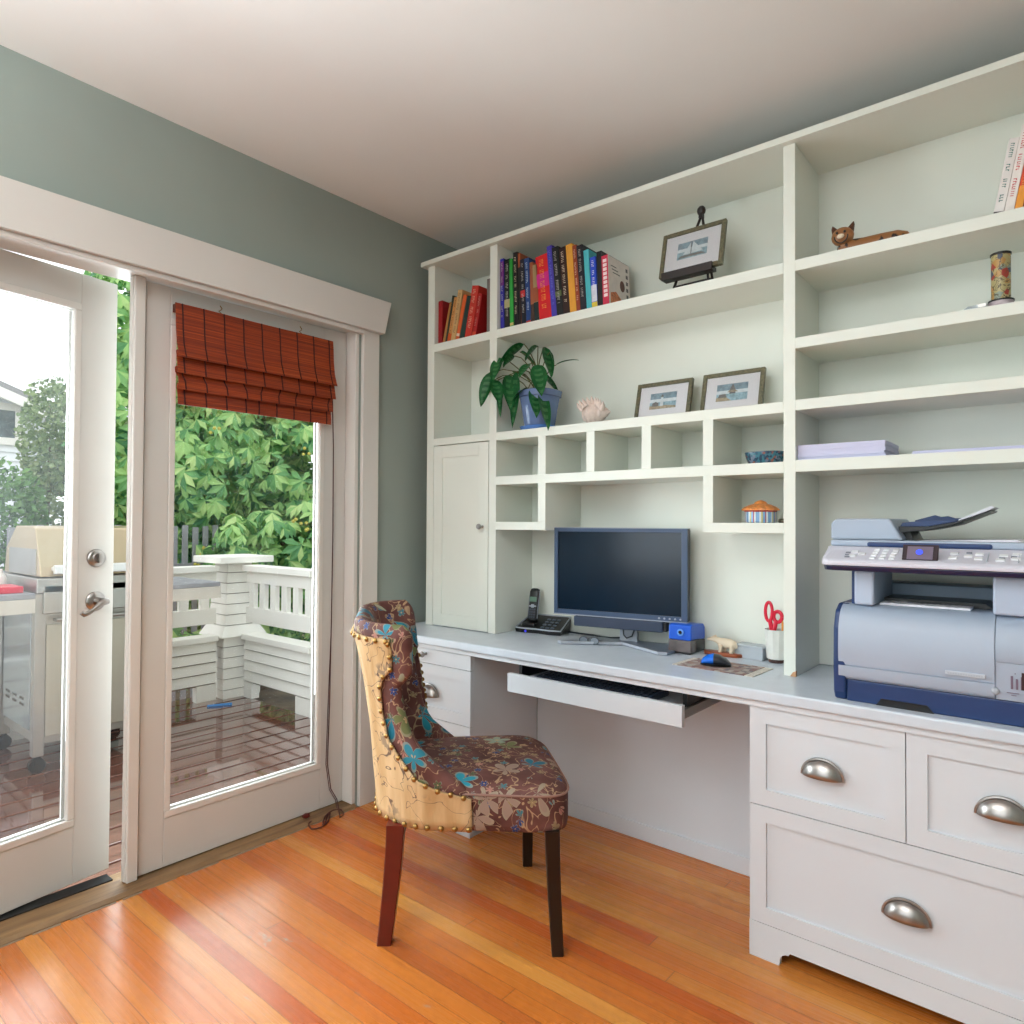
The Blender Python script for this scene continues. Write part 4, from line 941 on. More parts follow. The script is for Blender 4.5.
# body
prof = [(YF+.002, .817), (YF-.008, .84), (YF-.010, .90), (YF-.006, .955), (YF+.010, .99), (YF+.035, 1.008), (YF+.075, 1.013), (YB_, 1.013), (YB_, .817)]
m = MB(); m.prism([(a+.008, b-.001) for a, b in prof], 0, X0+.029, X1); build('body', m, M_lgrey, parent=pr)
def face(name, xa, xb, pts, mat, th=.008):
    m = MB(); poly = pts + [(a+th, b) for a, b in pts[::-1]]; m.prism(poly, 0, xa, xb); return build(name, m, mat, parent=pr, smooth=True, angle=50)
cur = [(YF-.004, .8535), (YF-.009, .875), (YF-.010, .905), (YF-.006, .955), (YF+.004, .98), (YF+.016, .996), (YF+.036, 1.008), (YF+.06, 1.013)]
face('front_door', X0+.012, 2.2535, cur, M_lgrey)
face('lower_front', X0+.012, 2.2535, [(YF+.002, .8165), (YF-.006, .826), (YF-.0075, .852)], M_lgrey)
face('side_cover', 2.2555, X1, [(YF-.006, .9055), (YF-.010, .915), (YF-.006, .955), (YF+.004, .98), (YF+.016, .996), (YF+.036, 1.008), (YF+.06, 1.013)], M_lgrey)
face('memory_panel', 2.2555, X1, [(YF+.003, .8165), (YF-.004, .84), (YF-.006, .9045)], M_lgrey)
m = MB(); m.ball((2.2545, YF-.005, .8365), .009, 12, (1, .5, 1)); build('release_button', m, M_mgrey, parent=pr, smooth=True)
m = MB(); m.box(2.155, YF-.0118, .8625, 2.236, YF-.004, .872); build('name_plate', m, P('plate_grey', (190, 196, 206), .4), parent=pr, bevel=.001)
m = MB()
for k in range(14): m.box(2.160+.0052*k, YF-.0124, .8655, 2.1638+.0052*k, YF-.0115, .8685)
build('plate_lettering', m, M_mgrey, parent=pr)
m = MB(); 
for k, (h, c) in enumerate(((.03, 0), (.024, 0), (.03, 0))): m.box(2.284+.0095*k, YF-.0068, .846, 2.2875+.0095*k+.001, YF-.005, .846+h)
m.box(2.2765, YF-.0068, .836, 2.3, YF-.005, .8375); m.box(2.285, YF-.0068, .831, 2.295, YF-.005, .832); m.box(2.2915, YF-.0068, .881, 2.2935, YF-.005, .883); build('port_marks', m, P('mark_purple_grey', (110, 92, 112), .5), parent=pr)
build('card_slot', bx((2.3045, YF-.0075, .846, 2.335, YF-.004, .886)), P('dark_maroon', (52, 16, 22), .4), parent=pr)
# output bay: two uprights, rear wall
build('upright', bx((1.944, -.44, 1.0125, 1.992, -.2, 1.104)), P('upright_blue_grey', (178, 192, 214), .4), parent=pr, bevel=.006)
build('upright', bx((2.249, -.445, 1.0125, X1, -.2, 1.104)), P('upright_blue_grey', (178, 192, 214), .4), parent=pr, bevel=.006)
build('upright_navy_panel', bx((1.934, -.42, 1.0125, 1.9435, -.09, 1.104)), M_navy, parent=pr)  # navy panel on the outer side of the left upright
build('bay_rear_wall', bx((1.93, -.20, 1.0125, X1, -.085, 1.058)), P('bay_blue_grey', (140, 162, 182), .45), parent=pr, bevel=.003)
m = MB(); m.prism([(1.995, 1.0135), (2.24, 1.0135), (2.225, 1.026), (1.995, 1.026)], 1, -.33, -.205); build('output_slot', m, M_black, parent=pr)
# scanner unit and control panel
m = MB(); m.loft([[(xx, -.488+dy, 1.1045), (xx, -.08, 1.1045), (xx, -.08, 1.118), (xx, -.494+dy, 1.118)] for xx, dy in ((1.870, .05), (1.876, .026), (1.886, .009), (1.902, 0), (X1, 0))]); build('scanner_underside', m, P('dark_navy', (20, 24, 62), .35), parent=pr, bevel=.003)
def rnd_panel(z0_, z1_, y0, y1, xL, rad, top_dy=0):
    pts = []
    for k in range(9):
        a = PI/2*k/8; pts.append((xL+rad-rad*math.sin(a)*1.0, y0+rad-rad*math.cos(a)))
    base = pts + [(xL, y1), (X1, y1), (X1, y0)]
    m = MB(); m.loft([[(x, y, z0_) for x, y in base], [(x, y+top_dy*(1 if y < y0+.04 else 0), z1_) for x, y in base]]); return m
m = MB()
poly = [(-.495, 1.1185), (-.4955, 1.128), (-.488, 1.134), (-.398, 1.163), (-.39, 1.166), (-.08, 1.166), (-.08, 1.1185)]
rg = [[(xx, y_+(dy*(1-max(0, (y_+.495)/.11)) if y_ < -.385 else 0), z_) for y_, z_ in poly] for xx, dy in ((1.866, .055), (1.868, .038), (1.873, .022), (1.881, .010), (1.892, .003), (1.905, 0), (X1, 0))]
m.loft(rg); build('control_panel', m, P('panel_grey_white', (212, 210, 222), .4, var=.02), parent=pr, bevel=.004, seg=3)
def onp(x, y): return 1.134+(y+.488)/.09*.029
def pbtn(x, y, w, h, mat, name='button'):
    m = MB(); m.add([(x-w, y-h, onp(x, y-h)-.002), (x+w, y-h, onp(x, y-h)-.002), (x+w, y+h, onp(x, y+h)-.002), (x-w, y+h, onp(x, y+h)-.002), (x-w, y-h, onp(x, y-h)+.003), (x+w, y-h, onp(x, y-h)+.003), (x+w, y+h, onp(x, y+h)+.003), (x-w, y+h, onp(x, y+h)+.003)], [(0,3,2,1),(4,5,6,7),(0,1,5,4),(1,2,6,5),(2,3,7,6),(3,0,4,7)])
    return build(name, m, mat, parent=pr, bevel=.001)
M_btn = P('button_white', (232, 232, 236), .4)
for r in range(4):
    for c in range(3): pbtn(1.995+.022*c, -.472+.02*r, .0065, .0055, M_btn)
for x, y in ((1.945, -.46), (1.945, -.43), (1.965, -.445), (2.17, -.455), (2.17, -.425), (2.2, -.44), (2.222, -.455), (2.222, -.425), (2.265, -.46), (2.27, -.43), (2.295, -.45), (2.295, -.42)): pbtn(x, y, .0085, .0065, M_btn)
for x in (2.24, 2.30): pbtn(x, -.443, .0009, .03, M_mgrey, 'divider_line')
for x, y in ((1.93, -.44), (1.932, -.455), (1.934, -.47), (2.2, -.418), (2.268, -.447), (2.29, -.437)): pbtn(x, y, .006, .0022, P('print_mark_grey', (120, 124, 136), .5), 'panel_mark')
m = MB(); m.prism([(-.478, 1.134), (-.472, 1.130), (-.448, 1.172), (-.455, 1.1765)], 0, 2.063, 2.141); build('screen_housing', m, P('dark_red_black', (40, 18, 30), .3), parent=pr, bevel=.0015)
m = MB(); m.prism([(-.4783, 1.1405), (-.4765, 1.1398), (-.4575, 1.1712), (-.4592, 1.172)], 0, 2.074, 2.130); sc_o = build('screen', m, P('grey_lilac_screen', (110, 96, 112), .3, emit=(40, 36, 46)), parent=pr)
m = MB(); m.cyl((2.101, -.469, 1.1578), (2.101, -.4705, 1.1588), .008, .008, 16); build('screen_symbol', m, P('screen_blue', (70, 84, 220), .3, emit=(50, 70, 190)), parent=pr)
# scanner lid with dark recess, feeder, tray
m = MB(); m.box(1.872, -.388, 1.1665, X1, -.085, 1.184); build('scanner_lid', m, M_lgrey, parent=pr, bevel=.005)
m = MB(); m.box(1.965, -.3925, 1.166, 2.245, -.375, 1.1795); build('lid_recess', m, M_navy, parent=pr, bevel=.005)
m = MB(); m.prism([(1.866, 1.1845), (1.866, 1.228), (1.874, 1.240), (1.886, 1.243), (2.016, 1.243), (2.046, 1.1845)], 1, -.362, -.1); build('document_feeder', m, M_lgrey, parent=pr, bevel=.006, seg=3)
build('feeder_seam', bx((1.8652, -.3628, 1.187, 2.046, -.34, 1.1885)), M_mgrey, parent=pr)
m = MB(); m.prism([(2.03, 1.204), (2.10, 1.213), (2.16, 1.228), (2.235, 1.262), (2.238, 1.266), (2.16, 1.2345), (2.10, 1.222), (2.03, 1.222)], 1, -.33, -.13); build('feeder_tray', m, M_black, parent=pr, bevel=.001)
m = MB(); m.prism([(2.034, 1.222), (2.1, 1.2225), (2.16, 1.2355), (2.165, 1.247), (2.14, 1.246), (2.122, 1.252), (2.105, 1.25), (2.09, 1.255), (2.04, 1.240)], 1, -.14, -.128)
build('paper_guide', m, M_navy, parent=pr, bevel=.001)
m = MB(); m.prism([(2.034, 1.222), (2.1, 1.2225), (2.16, 1.2355), (2.165, 1.240), (2.09, 1.238), (2.04, 1.232)], 1, -.332, -.322); build('paper_guide', m, M_navy, parent=pr, bevel=.001)
m = MB(); m.prism([(2.03, 1.185), (2.062, 1.185), (2.05, 1.213), (2.03, 1.21)], 1, -.3, -.15); build('feeder_support', m, M_black, parent=pr)
m = MB(); m.prism([(2.165, 1.2372), (2.225, 1.2626), (2.243, 1.2725), (2.235, 1.276), (2.165, 1.2415)], 1, -.30, -.16); props(build('paper_sheet', m, M_paper), 'white sheets lying in the raised feeder tray on the printer', 'paper')
m = MB(); m.prism([(2.07, 1.1845), (2.30, 1.1845), (2.29, 1.190), (2.20, 1.188)], 1, -.33, -.12); props(build('paper_sheet', m, M_paper), 'white sheets lying flat on the scanner lid under the feeder tray', 'paper')
m = MB(); m.prism([(1.995, 1.0265), (2.19, 1.0265), (2.185, 1.030), (1.995, 1.030)], 1, -.42, -.23)
m = bx((1.998, -.40, 1.0135, 2.2, -.335, 1.0185)); props(build('paper_sheet', m, M_paper), 'white printed sheets in the output bay of the printer', 'paper')
# ------------------------------------------------------------------ upholstered chair
ch = thing('upholstered_chair', (.866, -.824, 0), 'brown floral upholstered chair with tan embroidered back, brass nailheads and dark wooden legs', 'chair', rz=math.radians(41))
def tab(t, z):
    if z <= t[0][0]: return t[0][1]
    for (a, b), (c, d) in zip(t, t[1:]):
        if z <= c: return b+(d-b)*(z-a)/(c-a)
    return t[-1][1]
FB = [(.335, -.232), (.45, -.238), (.6, -.25), (.74, -.272), (.85, -.298), (.89, -.312), (.925, -.324)]
FT = [(.335, .045), (.43, .043), (.455, .03), (.5, -.025), (.55, -.09), (.6, -.13), (.65, -.148), (.70, -.158), (.745, -.162), (.762, -.148), (.785, -.130), (.89, -.132), (.93, -.14)]
SEAM = [(.335, .042), (.434, .038), (.441, .008), (.455, -.056), (.48, -.115), (.535, -.162), (.586, -.198), (.659, -.216), (.732, -.224), (.768, -.216), (.798, -.19), (.848, -.193), (.9, -.203)]
def taper(f, l): return l*(.245+.10*f)/.245
def skew(p): return (p[0]-.125*(p[1]+.25), p[1], p[2]+max(0, p[2]-.8)*.4*(p[1]+.18))
def path(z, ft, off=0.0, n=44):
    W = .246+.02*(z-.33)/.55+off; fb = tab(FB, z)-off; R = .165+off
    st = max(0.0, ft-(fb+R)); a0 = math.asin(max(0.0, min(.95, (fb+R-ft)/R))); arc = (PI/2-a0)*R; bk = 2*(W-R); tot = 2*st+2*arc+bk
    o = []
    for i in range(n+1):
        s = tot*i/n
        if s < st: p = (ft-s, -W, 0, -1)
        elif s < st+arc: a = a0+(s-st)/R; p = (fb+R-R*math.sin(a), -(W-R)-R*math.cos(a), -math.sin(a), -math.cos(a))
        elif s < st+arc+bk: p = (fb, -(W-R)+(s-st-arc), -1, 0)
        elif s < st+2*arc+bk: a = (s-st-arc-bk)/R; p = (fb+R-R*math.cos(a), (W-R)+R*math.sin(a), -math.cos(a), math.sin(a))
        else: p = (fb+R+(s-st-2*arc-bk), W, 0, 1)
        o.append(p)
    return o
def shell_ring(z, ft, th, shr=0.0):
    P_ = path(z, ft); n = len(P_)
    out = [(p[0]-p[2]*shr, p[1]-p[3]*shr) for p in P_]
    inn = [(min(p[0]-p[2]*(th-shr), ft), p[1]-p[3]*(th-shr)) for p in P_]
    r = th/2-shr
    def cap(a, b, sg):      # rounded front tip between outer point a and inner point b
        cx, cy = (a[0]+b[0])/2, (a[1]+b[1])/2
        return [(cx+r*.95*math.sin(PI*k/6), cy+(a[1]-cy)*math.cos(PI*k/6)) for k in range(1, 6)]
    ring_ = out + cap(out[-1], inn[-1], 1) + inn[::-1] + cap(inn[0], out[0], -1)
    return [skew((a, taper(a, b), z)) for a, b in ring_]
rg = []
for z in (.338, .37, .40, .43, .455, .475, .5, .525, .55, .575, .6, .63, .66, .70, .73, .745, .755, .765, .785, .81, .84, .87, .89):
    th = .058 if z > .55 else .058+.0*(z)
    rg.append(shell_ring(z, tab(FT, z)-.028, th))
for z, s in ((.905, .003), (.917, .009), (.925, .017), (.928, .024)): rg.append(shell_ring(z, tab(FT, z)-.028, .058, s))
m = MB(); m.loft(rg); backrest = build('backrest', m, M_floral, parent=ch, local=True, smooth=True, angle=75)
# curved rail of the padded roll behind: tan outside cover
zs = [.340, .37, .40, .425, .434, .437, .441, .447, .455, .466, .48, .505, .535, .56, .586, .62, .659, .695, .732, .75, .768, .782, .798, .82, .848, .87, .888]
nn = 48
def cov(i, j):
    z = zs[j]; p = path(z, tab(SEAM, z), .0045, nn)[i]; puff = .004*math.sin(PI*j/(len(zs)-1))
    a, b = p[0]+p[2]*puff, p[1]+p[3]*puff
    return skew((a, taper(a, b), z))
m = MB(); vs_ = [cov(i, j) for j in range(len(zs)) for i in range(nn+1)]
m.add(vs_, [(j*(nn+1)+i, j*(nn+1)+i+1, (j+1)*(nn+1)+i+1, (j+1)*(nn+1)+i) for j in range(len(zs)-1) for i in range(nn)])
cover = build('back_cover', m, M_linen, parent=ch, local=True, smooth=True, solid=.006, angle=180); cover['label'] = 'tan embroidered outside cover'
# brass nailheads along its edges
nm = MB(); rgs = []
for r0, h in ((.0085, 0), (.0078, .003), (.005, .0055), (.0012, .0066)): rgs.append([(r0*math.cos(2*PI*i/12), r0*math.sin(2*PI*i/12), h) for i in range(12)])
nm.loft(rgs)
pts = []
def walk(curve, step):
    acc = 0; out = [curve[0]]
    for a, b in zip(curve, curve[1:]):
        acc += (V(b[0])-V(a[0])).length
        if acc >= step: out.append(b); acc = 0
    return out
for s in (0, -1):
    c = []
    for k in range(200):
        z = .342+(.885-.342)*k/199; p = path(z, tab(SEAM, z)-.007, .0085, 160)[s]; c.append((skew((p[0], taper(p[0], p[1]), z)), (p[2], p[3], .12)))
    pts += walk([q for q in c if q[0][2] > .436], .036)
for z, st in ((.881, .036), (.347, .036)):
    c = [(skew((p[0]+p[2]*.004, taper(p[0], p[1]+p[3]*.004), z)), (p[2], p[3], 0)) for p in path(z, tab(SEAM, z)-.01, .0055, 160)]
    pts += walk(c, st)
first = None
for q, nrm in pts:
    R_ = V(nrm).to_track_quat('Z', 'Y')
    if first is None:
        first = build('nailhead', nm, M_brass, parent=cover, local=True, smooth=True); o = first
    else:
        o = first.copy(); COL.objects.link(o); o.parent = cover
    o.location = q; o.rotation_mode = 'QUATERNION'; o.rotation_quaternion = R_
# seat
def seat_ring(z, s, n=56):
    o = []
    for i in range(n):
        t = 2*PI*i/n; c, q = math.cos(t), math.sin(t); e = 2/6.5
        f = .055+.258*s*math.copysign(abs(c)**e, c)
        f += .012*(1-abs(q)**1.5) if c > .3 else 0
        o.append(skew((f+.012, (.247+.10*f)*(s if s < 1 else 1)*math.copysign(abs(q)**e, q), z)))
    return o
m = MB(); m.loft([seat_ring(*q) for q in ((.338, .97), (.342, .99), (.36, 1.0), (.43, 1.0), (.443, .995), (.452, .975), (.461, .92), (.468, .82), (.474, .62), (.477, .35), (.478, .03))])
build('seat', m, M_floral, parent=ch, local=True, smooth=True, angle=70)
m = MB(); rr = [V(p) for p in seat_ring(.4435, 1.0)]; m.tube(rr+rr[:1], .0035, 6, caps=False); build('piping', m, P('maroon_piping', (150, 112, 98), .6), parent=ch, local=True, smooth=True)
def leg_(top, bot, a, b, mat):
    m = MB(); rgs = []
    for k in range(5):
        t = k/4; x = top[0]+(bot[0]-top[0])*(t**1.4); y = top[1]+(bot[1]-top[1])*t; z = top[2]*(1-t); h = (a+(b-a)*t)/2
        c = .003; rgs.append([(x-h+c, y-h, z), (x+h-c, y-h, z), (x+h, y-h+c, z), (x+h, y+h-c, z), (x+h-c, y+h, z), (x-h+c, y+h, z), (x-h, y+h-c, z), (x-h, y-h+c, z)])
    m.loft(rgs); return build('leg', m, mat, parent=ch, local=True)
for s, a, b, c, d in ((-1, (.272, -.25), (.288, -.266), (-.182, -.2), (-.212, -.206)), (1, (.225, .236), (.226, .240), (-.2, .225), (-.262, .25))):
    l = leg_(a+(.345,), b+(0,), .042, .034, M_legb); l['label'] = 'near-black tapered front leg'
    l = leg_(c+(.345,), d+(0,), .052, .042, M_legr); l['label'] = 'reddish mahogany rear leg'
# ------------------------------------------------------------------ outside: deck, railing, grill, garden
ZK = -.04
m = MB(); x = -.205
rnd = random.Random(1)
while x > -2.45:
    m.box(x-.139, -3.6, ZK-.03, x, .16 if x < -1.32 else 1.8, ZK-.001*rnd.random()); x -= .154
m.mi = 1; m.box(-2.46, -3.6, ZK-.06, -.205, .16, ZK-.034); m.box(-1.45, .16, ZK-.06, -.205, 1.8, ZK-.034)  # dark sheet added below the boards, stands for shade in their gaps
struct('deck', m, [M_deck, P('dark_gap_underlay', (40, 30, 26), .9)], bevel=.003)
struct('ground', bx((-16, -9, -.9, -.14, 9, -.8)), P('brown_mulch_ground', (104, 88, 66), .9, var=.5, scale=5, bump=.5))
lw = MB(); lw.box(-.24, -3.6, -.8, -.2, 1.8, ZK-.061); struct('deck_skirt', lw, M_grey)
M_gap = P('grimy_shadow_joint', (112, 100, 84), .9)  # brown covers both dirty caulk and painted shadow lines between the boards
def lap(m, axis, pos, a, b, z0, z1, n, outward, lip=.016, th=.05):
    h = (z1-z0)/n
    for k in range(n):
        q0 = z0+h*k; p = [(pos-outward*th, q0+.009), (pos+outward*lip, q0+.009), (pos+outward*.004, q0+h), (pos-outward*th, q0+h)]
        m.prism(p, 1 if axis == 'y' else 0, a, b)
def frustum(m, cx, cy, z0, h0, z1, h1): m.loft([[(cx-h, cy-h, z), (cx+h, cy-h, z), (cx+h, cy+h, z), (cx-h, cy+h, z)] for z, h in ((z0, h0), (z1, h1))])
pc_ = thing('railing_post', (-2.42, .14, ZK), 'white tapered clapboard post with a square flat cap at the corner of the deck', 'post')
cx, cy = -2.41, .145; m = MB(); h = .0735
g = MB()
frustum(m, cx, cy, ZK+.0005, .142, ZK+.06, .142)
for k in range(5): frustum(m, cx, cy, ZK+.066+.076*k, .146, ZK+.06+.076*(k+1), .140)
frustum(g, cx, cy, ZK+.05, .136, .41, .136)
frustum(m, cx, cy, .40, .172, .475, .132)
for k in range(6): frustum(m, cx, cy, .481+.0755*k, .126-.0055*k, .475+.0755*(k+1), .119-.0055*k)
frustum(g, cx, cy, .47, .114, .93, .084)
build('board_joints', g, M_gap, parent=pc_)
build('clapboard_shaft', m, M_ext, parent=pc_)
build('post_cap', bx((cx-.205, cy-.205, .9285, cx+.205, cy+.205, .975)), M_ext, parent=pc_, bevel=.004)
def railing(label, axis, a, b, pos, outw, nb, arches):
    c = (a+b)/2
    r = thing('deck_railing', (c, pos, ZK) if axis == 'x' else (pos, c, ZK), label, 'railing', 'white railings of the deck')
    def bxs(u0, u1, p0, p1, z0, z1, name, bev=.003):
        m = MB()
        if axis == 'x': m.box(u0, pos+p0, z0, u1, pos+p1, z1)
        else: m.box(pos+p0, u0, z0, pos+p1, u1, z1)
        return build(name, m, M_ext, parent=r, bevel=bev)
    s = outw
    m = MB(); lap(m, 'y' if axis == 'y' else 'x', pos, a, b, .075, .375, 4, s)
    g = MB(); (g.box(a, pos-s*.045, .07, b, pos-s*.001, .376) if axis == 'x' else g.box(pos-s*.045, a, .07, pos-s*.001, b, .376)); build('board_joints', g, M_gap, parent=r)
    # lowest board with arched drain openings
    zt = .075; u = a; seg = []
    n = len(arches)
    for (o0, o1) in arches+[(b, b)]:
        if axis == 'x': m.box(u, pos-s*.05, ZK+.001, o0, pos+s*.010, zt)
        else: m.box(pos-s*.05, u, ZK+.001, pos+s*.010, o0, zt)
        u = o1
    build('clapboard_wall', m, M_ext, parent=r)
    bxs(a, b, -.10 if s > 0 else -.035, .035 if s > 0 else .10, .378, .418, 'wall_cap')
    bxs(a, b, -.045 if s > 0 else .0, .0 if s > 0 else .045, .50, .61, 'lower_rail')
    bxs(a, b, -.045 if s > 0 else .0, .0 if s > 0 else .045, .785, .87, 'upper_rail')
    bxs(a, b, -.09 if s > 0 else -.035, .035 if s > 0 else .09, .87, .912, 'top_cap')
    for k in range(nb):
        u = a+(b-a)*(k+.45)/nb; bxs(u-.032, u+.032, -.04 if s > 0 else .004, -.004 if s > 0 else .04, .6095, .7855, 'baluster')
    return r
r1 = railing('white deck railing running from the corner post back toward the house', 'x', -2.236, -1.395, .15, -1, 6, [(-2.13, -1.58)])
build('end_board', bx((-1.41, .135, ZK+.001, -1.32, .23, .93)), M_ext, parent=r1, bevel=.003)
railing('white deck railing along the outer edge of the deck, behind the grill', 'y', -3.55, -.03, -2.315, 1, 24, [(-2.9, -2.5), (-1.9, -1.5), (-.55, -.17)])
m = MB(); m.tube([(-2.17, -.16, ZK+.004), (-2.13, -.09, ZK+.006), (-2.12, -.05, ZK+.004), (-2.10, -.02, ZK+.006)], .009, 6)
for q in range(0): pass
props(build('blue_strap', m, P('sky_blue_strap', (60, 150, 226), .5), smooth=True), 'short bright blue strap lying on the deck by the corner post', 'strap')

gr = thing('gas_grill', (-1.9, -1.0, ZK), 'stainless steel gas barbecue grill on casters standing on the deck', 'grill')
gx0, gx1, gy0, gy1 = -2.2, -1.6, -1.31, -.74
m = MB(); m.box(gx0, gy0, .10, gx1, gy1, .86); build('cart_body', m, P('pale_steel_panel', (176, 172, 166), .34, .85, var=.06, scale=5), parent=gr, bevel=.004)
build('cabinet_door', bx((gx1-.002, gy0+.03, .14, gx1+.014, gy1-.02, .70)), P('pale_steel_door', (190, 182, 168), .4, .7, var=.05, scale=4), parent=gr, bevel=.003)
build('control_fascia', bx((gx1-.002, gy0+.01, .755, gx1+.03, gy1-.01, .90)), M_steel, parent=gr, bevel=.006)
m = MB(); m.tube([(gx1+.03, gy0+.06, .725), (gx1+.055, gy0+.06, .725), (gx1+.055, gy1-.05, .725), (gx1+.03, gy1-.05, .725)], .009, 8); build('door_handle', m, M_steel, parent=gr, smooth=True)
build('side_panel', bx((gx0+.06, gy0-.012, .16, gx1-.08, gy0, .80)), P('bluish_steel_panel', (176, 184, 190), .25, .8), parent=gr, bevel=.003)
m = MB()
for z in (.30, .27, .74):
    for k in range(3): m.box(gx0+.12+.12*k, gy0-.0135, z, gx0+.18+.12*k, gy0-.011, z+.012)
build('vent_slots', m, M_black, parent=gr)
for x_ in (gx0-.01, gx1-.04):
    build('corner_leg', bx((x_, gy0-.02, .045, x_+.05, gy0+.03, .86)), M_steel, parent=gr, bevel=.004); build('corner_leg', bx((x_, gy1-.03, .045, x_+.05, gy1+.02, .86)), M_steel, parent=gr, bevel=.004)
for x_ in (gx0+.015, gx1-.015):
    for y_ in (gy0+.005, gy1-.005):
        m = MB(); m.cyl((x_-.014, y_, ZK+.0375), (x_+.014, y_, ZK+.0375), .037); m.box(x_-.02, y_-.012, ZK+.04, x_+.02, y_+.012, .047); build('caster', m, M_rubber, parent=gr)
m = MB(); m.box(gx0-.02, gy0-.02, .86, gx1+.03, gy1+.02, .935); build('firebox', m, M_steel, parent=gr, bevel=.005)
m = MB(); pr_ = [(gx1+.01, .94), (gx1-.0, .99), (gx1-.08, 1.185), (gx1-.13, 1.197), (gx0+.2, 1.197), (gx0+.03, 1.08), (gx0, .94)]
m.prism([(a, b) for a, b in pr_], 1, gy0, gy1); build('lid', m, P('warm_steel_lid', (196, 176, 146), .32, .75, var=.06, scale=4), parent=gr, bevel=.006)
build('lid_end', bx((gx1-.5, gy0-.004, .945, gx1-.05, gy0, 1.08)), M_steel, parent=gr)
m = MB(); m.box(gx1+.025, gy0+.05, .955, gx1+.06, gy1-.04, 1.0); m.box(gx1-.02, gy0+.05, .97, gx1+.03, gy0+.08, .99); m.box(gx1-.02, gy1-.07, .97, gx1+.03, gy1-.04, .99); build('lid_handle', m, P('white_steel', (236, 236, 236), .3, .3), parent=gr, bevel=.005)
for y0, y1 in ((gy0-.42, gy0-.021), (gy1+.021, gy1+.36)):
    o = build('side_shelf', bx((gx0+.05, y0, .835, gx1+.02, y1, .862)), M_grey, parent=gr, bevel=.004); build('shelf_apron', bx((gx1+.0, y0, .765, gx1+.02, y1, .835)), P('cream_apron', (206, 198, 188), .5), parent=o)
m = MB(); m.box(-1.86, -1.56, .8622, -1.66, -1.36, .895); props(build('red_tray', m, M_red, bevel=.004), 'small red tray on the left side shelf of the grill', 'tray')
m = MB(); m.lathe([(.03, 0), (.032, .004), (.032, .07), (.015, .09), (.015, .11)], (-1.92, -1.40, .8622), 16); props(build('spray_bottle', m, M_ext, smooth=True), 'small white bottle beside the red tray on the grill shelf', 'bottle')

# picket fence beyond the deck
fn_ = thing('picket_fence', (-4.1, -.6, -.8), 'weathered grey picket fence beyond the deck, half hidden by leaves', 'fence')
for k in range(34):
    y = -2.3+.098*k; build('picket', bx((-4.12, y, -.79, -4.10, y+.05, 1.17+.01*(k % 3))), M_grey, parent=fn_)
for z in (-.3, .75): build('fence_rail', bx((-4.10, -2.3, z, -4.06, 1.05, z+.08)), M_grey, parent=fn_)

# foliage
def leaflet(m, p, d, up, L, w):
    d = d.normalized(); s = d.cross(up)
    if s.length < 1e-3: s = d.orthogonal()
    s.normalize(); n = s.cross(d)
    b = len(m.v); mid = p+d*L*.6
    m.v += [tuple(p), tuple(mid-s*w+n*w*.25), tuple(mid-n*w*.1), tuple(mid+s*w+n*w*.25), tuple(p+d*L-n*L*.12)]
    m.f += [(b, b+2, b+1), (b, b+3, b+2), (b+1, b+2, b+4), (b+2, b+3, b+4)]; m.m += [0]*4
def blob_points(rnd, blobs, n):
    out = []
    tot = sum(r[0]*r[1]+r[1]*r[2]+r[0]*r[2] for c, r in blobs)
    for c, r in blobs:
        k = int(n*(r[0]*r[1]+r[1]*r[2]+r[0]*r[2])/tot)
        for _ in range(k):
            v = V((rnd.gauss(0,1), rnd.gauss(0,1), rnd.gauss(0,1))).normalized(); q = rnd.uniform(.72, 1.04)
            out.append((V((c[0]+v.x*r[0]*q, c[1]+v.y*r[1]*q, c[2]+v.z*r[2]*q)), V((v.x/r[0], v.y/r[1], v.z/r[2])).normalized()))
    return out
def palmate(m, rnd, p, nrm, L):
    ax = (nrm*.8+V((rnd.uniform(-.5,.5), rnd.uniform(-.5,.5), .35))).normalized(); e1 = ax.orthogonal().normalized()
    e1 = (Matrix.Rotation(rnd.uniform(0, 6.28), 3, ax) @ e1); e2 = ax.cross(e1)
    for k in range(6):
        a = (k-2.5)*.78; q = L*(1-.10*abs(k-2.5))
        d = e1*math.cos(a)+e2*math.sin(a)-ax*.25-V((0, 0, .45)); leaflet(m, p, d, ax, q, q*.185)
def trunk(name, base, tops, r, parent, mat=None):
    m = MB()
    for t in tops:
        b, t = V(base), V(t); mid_ = b.lerp(t, .5)+V((.05, -.06, .1)); m.tube([b, b.lerp(mid_, .5), mid_, t], [r, r*.8, r*.6, r*.2], 8)
    return build(name, m, mat or M_bark, parent=parent, smooth=True)
rnd = random.Random(11)
t1 = thing('chestnut_tree', (-5.2, 1.9, -.8), 'large leafy green chestnut tree filling the view through the closed door', 'tree')
trunk('trunk', (-5.3, 2.0, -.8), [(-5.2, 1.2, 3.2), (-5.1, 2.6, 3.4), (-4.7, 1.7, 2.4), (-5.6, 2.2, 4.2)], .14, t1)
blobs = [((-4.75, 1.3, 2.55), (.75, .95, 1.15)), ((-4.3, 2.2, 1.9), (.85, 1.0, .95)), ((-4.55, .85, 1.75), (.62, .62, .75)), ((-4.7, .45, 3.2), (.75, .6, .9)), ((-5.0, 1.9, 3.9), (1.2, 1.5, 1.0)),
   ((-3.75, 1.75, 1.0), (.6, .8, .55)), ((-4.5, 1.15, .75), (.6, .75, .6)), ((-5.4, 2.2, 1.8), (1.0, 1.6, 2.0)), ((-4.9, 1.2, .3), (.9, 1.6, .8)), ((-3.75, 2.75, 1.7), (.7, .8, 1.1)), ((-4.7, .2, 2.2), (.5, .42, .9)), ((-3.75, .86, .8), (.3, .26, .5))]
m = MB()
